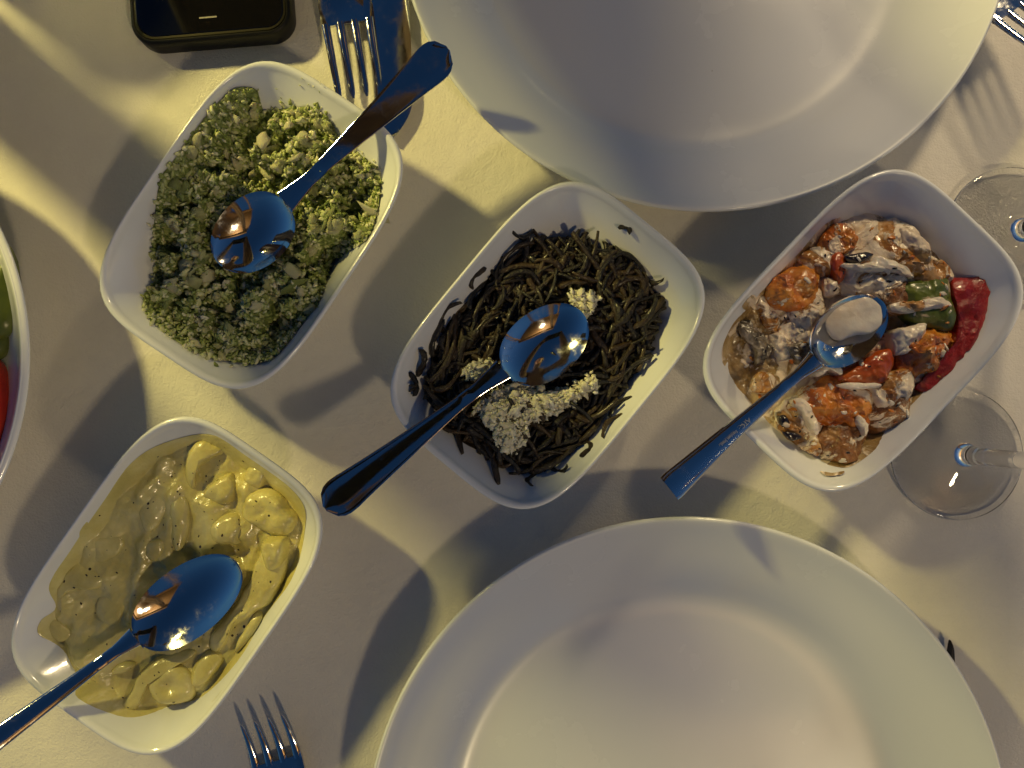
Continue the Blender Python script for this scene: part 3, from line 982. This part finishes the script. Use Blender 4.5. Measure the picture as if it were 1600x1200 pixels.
# ------------------------------------------------------------------ spoons
def spoon(label, E, Nk, T, style, bw_cm=3.3, sag=0.004, depth=0.0075, end_w=0.0175, roll=0.0):
    """E handle end, Nk neck, T bowl tip: world points. Loft along the axis; handle and bowl are two parts."""
    E, Nk, T = Vector(E), Vector(Nk), Vector(T)
    s_ = thing('spoon', label, 'spoon', Nk, 'spoons in the serving bowls')
    ax = T - E; ax.z = 0; ax.normalize()
    side = Vector((-ax.y, ax.x, 0))
    LH = (Nk - E).dot(ax); LB = (T - Nk).dot(ax)
    NU = 17
    us = [(-1 + 2 * k / (NU - 1)) for k in range(NU)]

    def section(pos, z, half, dish, crown, th):
        up, dn = [], []
        for u in us:
            zz = z - dish * (1 - u * u) + crown * (1 - u * u) + roll * u * half
            p = pos + side * (u * half)
            if abs(u) > .99: zz -= min(.00035, half * .08)
            up.append((p.x, p.y, zz))
            dn.append((p.x, p.y, zz - th * (0.35 + 0.65 * (1 - u ** 4))))
        return up + dn[::-1]

    rings = []
    NH = 40
    for i in range(NH + 1):
        t = i / NH                      # 0 end, 1 neck
        d = t * LH
        pos = E + ax * d
        arch = sag * math.sin(math.pi * t) * 1.2
        z = E.z + (Nk.z - E.z) * t - arch * (0.6) + (0.0 if t < .8 else -0.0005)
        if style == 'round':
            hw = end_w / 2
            a = min(1, d / (hw * 0.95))
            cap = math.sqrt(max(0.02, 1 - (1 - a) ** 2))
            body = hw - (hw - 0.0032) * (max(0, min(1, (d - .012) / (LH * .62))) ** 0.85)
            half = max(.0010, body * cap)
            if t > .86: half = max(half, 0.0032 + (t - .86) / .14 * 0.0022)
            crown = -0.0008 * min(1, body / hw)
        else:
            body = end_w / 2 - (end_w / 2 - 0.0028) * (min(1, d / (LH * .75)) ** 0.9)
            half = body * (0.93 if i == 0 else 1)
            if t > .88: half = max(half, 0.0028 + (t - .88) / .12 * 0.002)
            crown = 0.0012 * min(1, half / 0.005)
        rings.append(section(pos, z, half, 0, crown, 0.0018 if i else 0.0012))
    v, f = loft(rings)
    h_ob = part('handle', v, f, M_steel, s_)
    # bowl
    W = bw_cm / 200.0
    rings = []
    NB = 44
    for i in range(NB + 1):
        th = math.pi * i / NB
        t = 0.5 - 0.5 * math.cos(th)
        d = t * LB
        pos = Nk + ax * d
        # egg outline: widest a little past the middle from the neck
        te = t ** 0.92
        half = W * math.sqrt(max(0.0, 1 - (2 * te - 1) ** 2)) ** 0.92
        half = max(half, 0.0052 * (1 - t / .06) if t < .06 else 0.0004)
        z = Nk.z + (T.z - Nk.z) * t
        prof = max(0.0, 1 - abs(2 * t - 1) ** 2.3)
        rings.append(section(pos, z, half, depth * prof ** 0.9, 0, 0.0014))
    v, f = loft(rings)
    part('spoon_bowl', v, f, M_steel, s_)
    return s_, h_ob, ax, side


spoon('steel spoon with a round ended handle standing out of the green herb dip', P(700, 75, .0540), P(447, 318, .0375), P(338, 408, .0345), 'round', 3.25, sag=0.0, roll=-0.16)
bs = spoon('steel spoon with a round ended handle lying across the dark beans', P(507, 795, .0545), P(792, 584, .0425), P(905, 482, .041), 'round', 3.25, end_w=.0178)
spoon('steel spoon with a narrow handle resting in the creamy yellow dish', P(-75, 1205, .066), P(214, 1000, .0395), P(368, 876, .0375), 'flat', 3.3, end_w=.012)
ps = spoon('steel spoon with a flared square handle end resting in the yoghurt vegetables', P(1046, 764, .0575), P(1275, 560, .0415), P(1382, 474, .0395), 'flat', 2.75, end_w=.0135)

# smooth white patch filling the upper part of the pepper spoon
blob('pale_spoon_patch', [(1292, 510), (1296, 486), (1311, 469), (1334, 461), (1357, 462), (1374, 473), (1381, 492), (1376, 512), (1358, 522), (1336, 525), (1312, 532)], .0376, .0016, M_white,
     None, 4, .0007, 80, 3, zref=.0388, drop=.003)
o = bpy.data.objects['pale_spoon_patch']; o.name = 'yoghurt'
tag(o, 'smooth white patch lying in the spoon on the vegetables', 'yoghurt')


def engraving(text, size, pos_px, zfun, direction, parent, matx):
    cu = bpy.data.curves.new('lettering', 'FONT')
    cu.body = text
    cu.size = size
    cu.align_x = 'LEFT'; cu.align_y = 'CENTER'
    cu.extrude = 0.00004
    to = bpy.data.objects.new('lettering', cu)
    col.objects.link(to)
    bpy.context.view_layer.update()
    me = bpy.data.meshes.new_from_object(to)
    bpy.data.objects.remove(to)
    me.materials.clear(); me.materials.append(matx)
    p = P(*pos_px, zfun)
    X = Vector(direction).normalized()
    Z = Vector((0, 0, 1)); Z = (Z - X * Z.dot(X)).normalized()
    Y = Z.cross(X)
    m = Matrix((X, Y, Z)).transposed().to_4x4()
    me.transform(m)
    ob = bpy.data.objects.new('lettering', me)
    col.objects.link(ob)
    ob.parent = parent
    ob.location = p - parent_loc(parent)
    return ob


engr_dir = P(1046, 764, .0575) - P(1275, 560, .0415)
e1 = P(1046, 764, .0575); n1 = P(1275, 560, .0415)


def on_handle(e, n_, px):
    """height of the straight handle line at pixel x"""
    t = (px - 1046) / (1275 - 1046)
    return e.z + (n_.z - e.z) * t


engraving('ATC', .0029, (1172, 655), .0489, engr_dir, ps[1], M_engrave)
engraving('Stainless Steel', .0018, (1152, 673), .0502, engr_dir, ps[1], M_engrave)


# ------------------------------------------------------------------ forks and knives
def fork(label, root, d, width=0.027, tine=0.030, pitch=None, tw=0.0034, z=0.003, lift=0.004, head=0.030, handle=0.12, taper=0.4, flip=False, pitch_up=0.0):
    """root: world point at the middle of the tine roots; d: plan direction towards the tips"""
    root = Vector(root); d = Vector((d[0], d[1], 0)).normalized()
    s = Vector((-d.y, d.x, 0))
    f_ = thing('fork', label, 'fork', root, None)

    def sec(x, z_, half, th, off=0.0, n=10, cr=0.0):
        up, dn = [], []
        c = root + d * x + s * off
        for k in range(n):
            u = -1 + 2 * k / (n - 1)
            p = c + s * (u * half)
            up.append((p.x, p.y, z_ + cr * (1 - u * u) - (min(.0005, half * .3) if abs(u) > .99 else 0)))
            dn.append((p.x, p.y, z_ - th + cr * (1 - u * u)))
        return up + dn[::-1]

    def zc(x):  # side profile: tines bend up towards the tip
        q = x / tine
        base = root.z + pitch_up * x
        if flip: return base + lift * (1 - max(0, q) ** 1.8) if q > 0 else base + lift - .0012 * abs(q)
        return base + lift * (max(0, q) ** 1.6) + 0.003 * max(0, -x / head) ** 1.5

    gap = (width - 4 * tw) / 3
    offs = [-width / 2 + tw / 2 + k * (tw + gap) for k in range(4)]
    for o_ in offs:
        rings = []
        for i in range(15):
            t = i / 14
            x = -0.0015 + t * (tine + 0.0015)
            half = tw / 2 * (1 - taper * t) * (1 if i < 13 else (0.8 if i == 13 else 0.35))
            rings.append(sec(x, zc(x), half, .0019 * (1 - .45 * t), o_ * (1 - 0.06 * t), 6, .0001))
        v, fc = loft(rings)
        part('tine', v, fc, M_steel, f_)
    rings = []
    for i in range(26):
        t = i / 25
        x = 0.0 - t * head
        w = (width / 2) * (1 - max(0, (t - .35) / .65) ** 1.6 * .78)
        if i == 0: w = width / 2
        rings.append(sec(x, zc(x), w, .0021, 0, 14, -.0012 * math.sin(math.pi * min(1, t * 1.2))))
    v, fc = loft(rings)
    part('head', v, fc, M_steel, f_)
    rings = []
    for i in range(30):
        t = i / 29
        x = -head - t * handle
        w = 0.003 + 0.0055 * max(0, (t - .15) / .85) ** 1.2
        if i > 26: w *= (1, .93, .75, .4)[i - 26]
        z_ = zc(-head) + pitch_up * (x + head) + 0.002 * math.sin(math.pi * t) - 0.004 * t * (0 if pitch_up else 1)
        rings.append(sec(x, z_, w, .0024, 0, 10, .0006))
    v, fc = loft(rings)
    part('handle', v, fc, M_steel, f_)
    return f_


def knife(label, tip, d, width=0.0195, blade=0.10, handle=0.11, handle_mat=None, zb=0.0035, mirror=1):
    tip = Vector(tip); d = Vector((d[0], d[1], 0)).normalized()   # from tip towards the handle
    s = Vector((-d.y, d.x, 0)) * mirror
    k_ = thing('table_knife', label, 'knife', tip, None)
    rings = []
    for i in range(36):
        t = i / 35
        x = blade * t ** 1.5
        a = min(1, x / 0.024)
        left = -width / 2 + (width * 0.62) * (1 - a) ** 2.0
        right = width / 2 - (width * 0.30) * (1 - min(1, x / 0.006)) ** 2
        if x > blade * .85:
            q = (x - blade * .85) / (blade * .15)
            left *= 1 - .55 * q; right *= 1 - .55 * q
        c = tip + d * x
        ring = []
        for u, zz in ((left, 0), (left * .5 + right * .5, .0009), (right * .9 + left * .1, .0011), (right, .0009), (right, -.0006), ((left + right) / 2, -.0006), (left, -.0004)):
            p = c + s * u
            ring.append((p.x, p.y, zb + zz))
        rings.append(ring)
    v, f = loft(rings)
    part('blade', v, f, M_steel, k_)
    rings = []
    for i in range(20):
        t = i / 19
        x = blade * .99 + handle * t
        w = .006 + .004 * t
        if i > 16: w *= (1, .9, .6)[i - 17]
        c = tip + d * x
        rings.append([(c.x + s.x * w * math.cos(q), c.y + s.y * w * math.cos(q), zb + .003 * math.sin(q)) for q in [2 * math.pi * j / 12 for j in range(12)]])
    v, f = loft(rings)
    part('handle', v, f, handle_mat or M_steel, k_)
    return k_


def wd(a, b, z=.003):
    q = P(*b, z) - P(*a, z)
    return (q.x, q.y)


fork('steel fork lying tines down the photo beside the wide knife, above the herb bowl', P(543, 36, .007), wd((535, 0), (552, 105)), width=.0272, tine=.0385, tw=.0043, lift=-.003, taper=.25)
knife('wide steel table knife beside the fork and under the herb spoon handle', P(620, 217, .0035), wd((614, 215), (604, 0)), width=.0195)
fork('steel fork with its four tines pointing up at the bottom edge of the photo', P(431, 1189, .0045), wd((431, 1189), (406, 1088)), width=.0262, tine=.0235, tw=.0042, lift=.006, taper=.58)
fork('gold lit steel fork half hidden by the rim of the upper plate', P(1590, 12, .024), wd((1562, 28), (1600, 80)), width=.0262, tine=.036, tw=.0036, lift=.002, taper=.3, handle=.04, pitch_up=.31)
knife('dark knife end peeking out from under the lower plate', P(1481, 1000, .0035), wd((1481, 1000), (1486, 1100)), width=.0052, blade=.03, handle=.16)
for o in bpy.data.objects:
    if o.name.startswith('blade') and o.parent and 'peeking' in o.parent.get('label', ''):
        o.data.materials.clear(); o.data.materials.append(M_black)


# ------------------------------------------------------------------ plates
def plate(label, cx, cy, R_, name='dinner_plate'):
    prof = [(0.0, .0022), (.40, .0022), (.50, .0022), (.515, .0004), (.54, .0004), (.555, .0022), (.65, .0034), (.74, .0062), (.84, .0116), (.93, .0187), (.985, .0248),
            (.997, .0264), (1.0, .0278), (.997, .0287), (.990, .0290)]
    prof += [(.972, .0276), (.94, .0246), (.90, .0213), (.86, .0183), (.82, .0152), (.785, .0122), (.755, .0094), (.725, .0072), (.69, .0059), (.64, .0052), (.55, .0049), (.3, .0047), (0.0, .0047)]
    prof = catmull(prof, 120, False)
    v, f = lathe([(max(r, .0015) * R_, z) for r, z in prof], 0, 0, 160)
    o = part(name, v, f, M_plate)
    o.location = (cx, cy, 0)
    tag(o, label, 'plate', 'empty white dinner plates')
    return o


plate('empty white dinner plate at the top edge, above the beans bowl', 0.0955, 0.2502, 0.1526)
plate('empty white dinner plate at the bottom edge, below the beans bowl', 0.0836, -0.2040, 0.1534)


# ------------------------------------------------------------------ wine glasses
def wine_glass(label, cx, cy, Rf):
    prof = [(.0, .0042), (Rf * .3, .0034), (Rf * .6, .0020), (Rf * .88, .0004), (Rf * .955, .0002), (Rf * .99, .0010), (Rf, .0022), (Rf * .985, .0033), (Rf * .94, .0037), (Rf * .86, .0034), (Rf * .6, .0046), (Rf * .34, .0072), (.0075, .0090), (.0052, .0140),
            (.0043, .022), (.0040, .040), (.0041, .060), (.0048, .074), (.0075, .082), (.016, .089), (.027, .100), (.034, .116), (.0355, .132), (.034, .150), (.031, .168), (.0300, .1685), (.0292, .168),
            (.0325, .150), (.0340, .132), (.0325, .116), (.0255, .102), (.0145, .0915), (.006, .087), (.0, .086)]
    prof = catmull(prof, 110, False)
    v, f = lathe([(max(r, .0004), max(z, .0003)) for r, z in prof], 0, 0, 72)
    o = part('wine_glass', v, f, M_glass)
    o.location = (cx, cy, 0.0)
    tag(o, label, 'wine glass', 'stemmed wine glasses at the right')
    return o


wine_glass('clear stemmed wine glass below the right bowl, its foot fully in view', .2297, -.0220, .0341)
wine_glass('clear stemmed wine glass above the red pepper, cut by the right edge', .2616, .0929, .0350)

# ------------------------------------------------------------------ phone
ph = thing('mobile_phone', 'black phone in a dark case lying screen up at the top edge', 'phone', P(320, -60, 0))


def rrect(cx, cy, hx, hy, r, ang, z, n=10):
    out = []
    for qx, qy, a0 in ((1, 1, 0), (-1, 1, 90), (-1, -1, 180), (1, -1, 270)):
        for k in range(n + 1):
            a = R(a0 + 90 * k / n)
            x = qx * (hx - r) + r * math.cos(a); y = qy * (hy - r) + r * math.sin(a)
            out.append((cx + x * math.cos(ang) - y * math.sin(ang), cy + x * math.sin(ang) + y * math.cos(ang), z))
    return out


pa = P(207, 0, .0125); pb = P(443, 0, .0125); bl = P(234, 58, .0125); br = P(424, 42, .0125)
pang = math.atan2((br - bl).y, (br - bl).x)
hw_, hl_ = .0402, .080
ux, uy = Vector((math.cos(pang), math.sin(pang), 0)), Vector((-math.sin(pang), math.cos(pang), 0))
pc = (bl + br) / 2 + ux * 0.0005 + uy * (hl_ - .0028)
pc.z = 0
rs = []
for (g, z) in ((-.0015, .0006), (-.0004, .0012), (0, .003), (0, .0105), (-.0004, .0120), (-.0012, .0127), (-.0020, .0128), (-.0026, .0122)):
    rs.append(rrect(pc.x, pc.y, hw_ + g + .0012, hl_ + g + .0012, .0125 + g, pang, z))
v, f = loft(rs)
part('case', v, f, M_case, ph)
rs = [rrect(pc.x, pc.y, hw_ - .0014, hl_ - .0014, .0105, pang, .0118), rrect(pc.x, pc.y, hw_ - .0014, hl_ - .0014, .0105, pang, .01265), rrect(pc.x, pc.y, hw_ - .0024, hl_ - .0024, .0095, pang, .01275)]
v, f = loft(rs)
part('metal_rim', v, f, M_rim, ph)
rs = [rrect(pc.x, pc.y, hw_ - .0026, hl_ - .0026, .0093, pang, .0122), rrect(pc.x, pc.y, hw_ - .0026, hl_ - .0026, .0093, pang, .01290), rrect(pc.x, pc.y, hw_ - .0031, hl_ - .0031, .0088, pang, .0131)]
v, f = loft(rs)
part('screen', v, f, M_screen, ph, smooth=False)
b = P(325, 27, .0131)
rs = [rrect(b.x, b.y, .0045, .0004, .0003, pang, .0130, 3), rrect(b.x, b.y, .0045, .0004, .0003, pang, .01318, 3)]
v, f = loft(rs)
part('home_bar', v, f, M_bar, ph)

# ------------------------------------------------------------------ salad plate at the left edge
scx, scy, sr = -.3645, .0234, .1386
prof = [(0, .003), (.55, .003), (.58, .0005), (.62, .0005), (.64, .003), (.80, .014), (.92, .028), (.985, .038), (1.0, .0405), (.997, .0418), (.985, .0424), (.970, .0415), (.90, .030), (.78, .016), (.66, .0085), (.5, .006), (0, .0055)]
v, f = lathe([(max(r, .0015) * sr, z) for r, z in catmull(prof, 90, False)], 0, 0, 140)
o = part('salad_bowl', v, f, M_ceramic)
o.location = (scx, scy, 0)
tag(o, 'round white salad bowl cut by the left edge, holding green and red vegetables', 'bowl')
sal = thing('mixed_salad', 'mixed salad of green pieces and red tomato cut by the left edge', 'salad', (scx, scy, .006))
for nm, pts_, zb, h, mt, sd in [
    ('tomato_slice', [(-60, 560), (-10, 548), (12, 580), (20, 630), (18, 690), (0, 725), (-60, 740), (-90, 650)], .026, .009, M_tomato, 1),
    ('cucumber_slice', [(-70, 385), (0, 372), (26, 398), (36, 440), (34, 500), (10, 530), (-60, 530)], .027, .007, M_leaf, 2),
    ('salad_leaf', [(-60, 480), (0, 470), (14, 500), (18, 545), (-10, 570), (-60, 570)], .024, .005, M_leaf, 3),
    ('cucumber_slice', [(-180, 380), (-80, 350), (-50, 420), (-60, 520), (-160, 520)], .026, .012, M_leaf, 4),
    ('salad_leaf', [(-260, 540), (-100, 520), (-60, 600), (-90, 700), (-220, 720)], .022, .014, M_leaf, 5),
    ('lettuce_heap', [(-420, 330), (-330, 230), (-190, 200), (-70, 260), (-5, 370), (-40, 490), (-160, 570), (-330, 570), (-420, 460)], .020, .035, M_leaf, 7),
    ('tomato_slice', [(-250, 400), (-180, 390), (-160, 480), (-200, 540), (-270, 500)], .024, .012, M_tomato, 6),
]:
    blob(nm, [(a - 6, b) for a, b in pts_], zb, h, mt, sal, 3, .0012, 70, sd, zref=zb, drop=.003)

# ------------------------------------------------------------------ unseen pepper mill added outside the frame to cast shade across the cloth
mill = thing('added_shade_mill', 'unseen dark pepper mill added beyond the upper left corner to cast shade', 'pepper mill', (P(-190, -38, 0).x, P(-190, -38, 0).y, 0))
M_mill = mat('dark_turned_wood', (0.045, 0.022, 0.012), 0.3)
for nm, prof in (('body', [(0, .0), (.030, .0), (.0305, .004), (.029, .012), (.0265, .03), (.025, .08), (.026, .16), (.0275, .22), (.0285, .262), (.027, .268), (0, .268)]),
                 ('head', [(0, .269), (.025, .269), (.0285, .275), (.029, .295), (.0275, .32), (.022, .333), (.012, .337), (.008, .343), (.006, .349), (0, .351)])):
    v, f = lathe([(max(r, .0004) * .98, z) for r, z in catmull(prof, 50, False)], mill.location.x, mill.location.y, 48)
    part(nm, v, f, M_mill, mill)

jug = thing('added_shade_jug', 'unseen dark jug added beyond the left edge to cast shade', 'jug', (P(-410, 125, 0).x, P(-410, 125, 0).y, 0))  # unseen jug, added so its shade covers part of the yellow dish
M_jug = mat('dark_stoneware', (0.05, 0.045, 0.04), 0.4)
prof = [(0, .0), (.033, .0), (.036, .004), (.038, .03), (.0375, .12), (.0355, .19), (.036, .23), (.0385, .256), (.039, .261), (.0375, .2615), (.035, .245), (.033, .20), (.034, .03), (0, .02)]
v, f = lathe([(max(r, .0004), z) for r, z in catmull(prof, 70, False)], jug.location.x, jug.location.y, 48)
part('body', v, f, M_jug, jug)
hpth = catmull([(-.034, .235), (-.062, .245), (-.074, .21), (-.066, .13), (-.036, .09)], 22, False)
v, f = loft([[(jug.location.x + hx + .006 * math.cos(q) * .8, jug.location.y + .008 * math.sin(q), hz + .006 * math.cos(q) * .6) for q in [2 * math.pi * k / 10 for k in range(10)]] for hx, hz in hpth])
part('handle', v, f, M_jug, jug)

q = P(-50, -150, 0)  # unseen glass, added for partial shade and bright streaks beside the phone
prof = [(0, .001), (.026, .0005), (.0275, .003), (.030, .04), (.0335, .098), (.0330, .0995), (.0322, .098), (.0288, .04), (.0262, .012), (.0, .010)]
v, f = lathe([(max(r, .0004), z) for r, z in catmull(prof, 60, False)], 0, 0, 64)
o = part('added_streak_glass', v, f, M_glass)
o.location = (q.x, q.y, .0004)
tag(o, 'unseen clear glass added beyond the upper left corner for shade and bright streaks', 'drinking glass')

# ------------------------------------------------------------------ the person taking the picture (mirrored in the spoons, shades the upper plate)
M_sweater = mat('brown_knit', (0.075, 0.045, 0.03), 0.9)
bump(M_sweater, nz(M_sweater, 300, 3).outputs[0], 0.5, 0.002)
M_skinp = mat('skin', (0.42, 0.24, 0.16), 0.5, Subsurface_Weight=0.1)
M_hair = mat('dark_hair', (0.02, 0.013, 0.01), 0.6)
M_jeans = mat('dark_trousers', (0.03, 0.035, 0.05), 0.9)
person = thing('person', 'person in a brown jumper leaning over the table and holding up a phone', 'person', (-.06, .74, -.30))


def skin_mesh(name, nodes, edges, mt, parent, sub=2):
    """nodes: list of (x, y, z, radius); the first is the root"""
    me = bpy.data.meshes.new(name)
    l = parent_loc(parent)
    me.from_pydata([tuple(Vector(n[:3]) - l) for n in nodes], edges, [])
    me.materials.append(mt)
    o = bpy.data.objects.new(name, me)
    col.objects.link(o)
    o.parent = parent
    m = o.modifiers.new('skin', 'SKIN')
    m.use_smooth_shade = True
    for k, n in enumerate(nodes):
        q = me.skin_vertices[0].data[k]
        rr = n[3] if isinstance(n[3], tuple) else (n[3], n[3])
        q.radius = rr
        q.use_root = (k == 0)
    ss = o.modifiers.new('sub', 'SUBSURF')
    ss.levels = ss.render_levels = sub
    return o


N_, E_ = [], []


def jn(p, r, prev=None):
    N_.append((*p, r))
    if prev is not None: E_.append((prev, len(N_) - 1))
    return len(N_) - 1


pel = jn((.02, .78, -.28), (.15, .11))
ab = jn((.02, .75, -.05), (.13, .10), pel)
ch = jn((.02, .69, .18), (.15, .11), ab)
up_ = jn((.01, .61, .34), (.12, .09), ch)
nk = jn((.02, .57, .44), .05, up_)
h1 = jn((.02, .53, .50), .062, nk)
h2 = jn((.02, .48, .555), .080, h1)
h3 = jn((.02, .47, .62), .066, h2)
for sx, sh, el, wr, side in ((-1, (-.19, .58, .33), (-.255, .385, .232), (-.105, .055, .405), -1), (1, (.20, .59, .35), (.20, .42, .24), (.105, .06, .405), 1)):
    a = jn(sh, .060, up_)
    b_ = jn(el, .056, a)
    m_ = jn(((el[0] * .6 + wr[0] * .4), (el[1] * .6 + wr[1] * .4), (el[2] * .6 + wr[2] * .4)), .048, b_)
    c_ = jn(wr, .030, m_)
    pm = jn((side * .098, .022, .418), (.024, .014), c_)
    for q, (fy, ln) in enumerate(((.030, .9), (.012, 1.0), (-.006, .96), (-.022, .8))):
        k1 = jn((side * .088, fy, .426), .0085, pm)
        k2 = jn((side * (.088 - .022 * ln), fy - .004, .428), .0078, k1)
        jn((side * (.088 - .040 * ln), fy - .006, .4245), .0065, k2)
    t1 = jn((side * .092, .040, .405), .010, pm)
    jn((side * .066, .046, .4005), .008, t1)
for sx in (-1, 1):
    hp = jn((.02 + sx * .09, .76, -.32), .09, pel)
    kn = jn((.02 + sx * .11, .40, -.30), .068, hp)
    an = jn((.02 + sx * .11, .42, -.68), .042, kn)
    jn((.02 + sx * .11, .30, -.715), .035, an)
body = skin_mesh('body', N_, E_, M_sweater, person)
body.data.materials.append(M_skinp); body.data.materials.append(M_jeans)
# skin on head and hands: chosen by where the surface lies on the body
nt = M_sweater.node_tree
hair = part('hair', *loft([[(.02 + r_ * math.cos(q), .46 + .012 + r_ * 1.05 * math.sin(q) + (z - .6) * .25, z) for q in [2 * math.pi * k / 24 for k in range(24)]]
                           for r_, z in ((.078, .56), (.090, .59), (.092, .63), (.080, .67), (.055, .695), (.02, .705))]), M_hair, person)
face = part('face', *loft([[(.02 + rx * math.cos(q), .412 - dy + .045 * math.sin(q) * (rx / .06), z) for q in [2 * math.pi * k / 20 for k in range(20)]]
                           for rx, dy, z in ((.02, .0, .475), (.040, -.004, .49), (.048, -.002, .51), (.052, .0, .53), (.055, .002, .555), (.056, .0, .58), (.052, -.010, .61), (.04, -.02, .63))]), M_skinp, person)
part('nose', *loft([[(.02 + w * math.cos(q), .358 + dy + w * math.sin(q), z) for q in [2 * math.pi * k / 10 for k in range(10)]] for w, dy, z in ((.004, .012, .565), (.007, .005, .545), (.011, -.004, .527), (.008, .004, .519))]), M_skinp, face)
for ex in (-.022, .022):
    bm = bmesh.new(); bmesh.ops.create_uvsphere(bm, u_segments=12, v_segments=8, radius=.009)
    me = bpy.data.meshes.new('eye'); bm.to_mesh(me); bm.free(); me.materials.append(M_hair)
    put('eye', me, face, (.02 + ex, .366, .562))

hp_ = thing('mobile_phone', 'black phone held flat above the table in both hands', 'phone', (0, .01, .41))
rs = [rrect(0, .012, .0735 + g, .0355 + g, .010 + g, 0, z) for g, z in ((-.002, .4045), (0, .4060), (0, .4110), (-.002, .4125))]
part('body', *loft(rs), M_case, hp_)
part('screen', *loft([rrect(0, .012, .0700, .0325, .008, 0, z) for z in (.4120, .4129)]), M_screen, hp_, smooth=False)

# ------------------------------------------------------------------ timber pergola lit by the house lamp (mirrored in the spoons)
M_wood = mat('warm_timber', (0.36, 0.21, 0.09), 0.6)
w = nd(M_wood, 'ShaderNodeTexWave', Scale=5.0, Distortion=6.0, Detail=4.0)
lk(M_wood, nd(M_wood, 'ShaderNodeTexCoord').outputs['Object'], w.inputs['Vector'])
r = ramp(M_wood, w.outputs['Fac'], [(0.2, (0.25, 0.13, 0.05)), (0.8, (0.42, 0.26, 0.12))])
lk(M_wood, r.outputs[0], bsdf(M_wood).inputs['Base Color'])
perg = thing('pergola', 'timber pergola with lit ceiling planks beside the table', 'pergola', (.6, -1.6, -.75))


def box(x0, x1, y0, y1, z0, z1):
    v = [(x, y, z) for z in (z0, z1) for y in (y0, y1) for x in (x0, x1)]
    f = [(0, 2, 3, 1), (4, 5, 7, 6), (0, 1, 5, 4), (2, 6, 7, 3), (0, 4, 6, 2), (1, 3, 7, 5)]
    return v, f


for px_ in (.35, 2.4):
    part('post', *box(px_ - .05, px_ + .05, -1.02, -.92, -.75, 1.93), M_wood, perg, smooth=False)
    part('post', *box(px_ - .05, px_ + .05, -2.72, -2.62, -.75, 1.93), M_wood, perg, smooth=False)
for y_ in (-.97, -2.67):
    part('beam', *box(.2, 2.7, y_ - .05, y_ + .05, 1.931, 2.06), M_wood, perg, smooth=False)
me0 = mesh('plank', *box(-1.25, 1.25, -.085, .085, 0, .025), M_wood, smooth=False)
for k in range(11):
    put('plank', me0, perg, (1.45, -.86 - k * .18, 2.063))
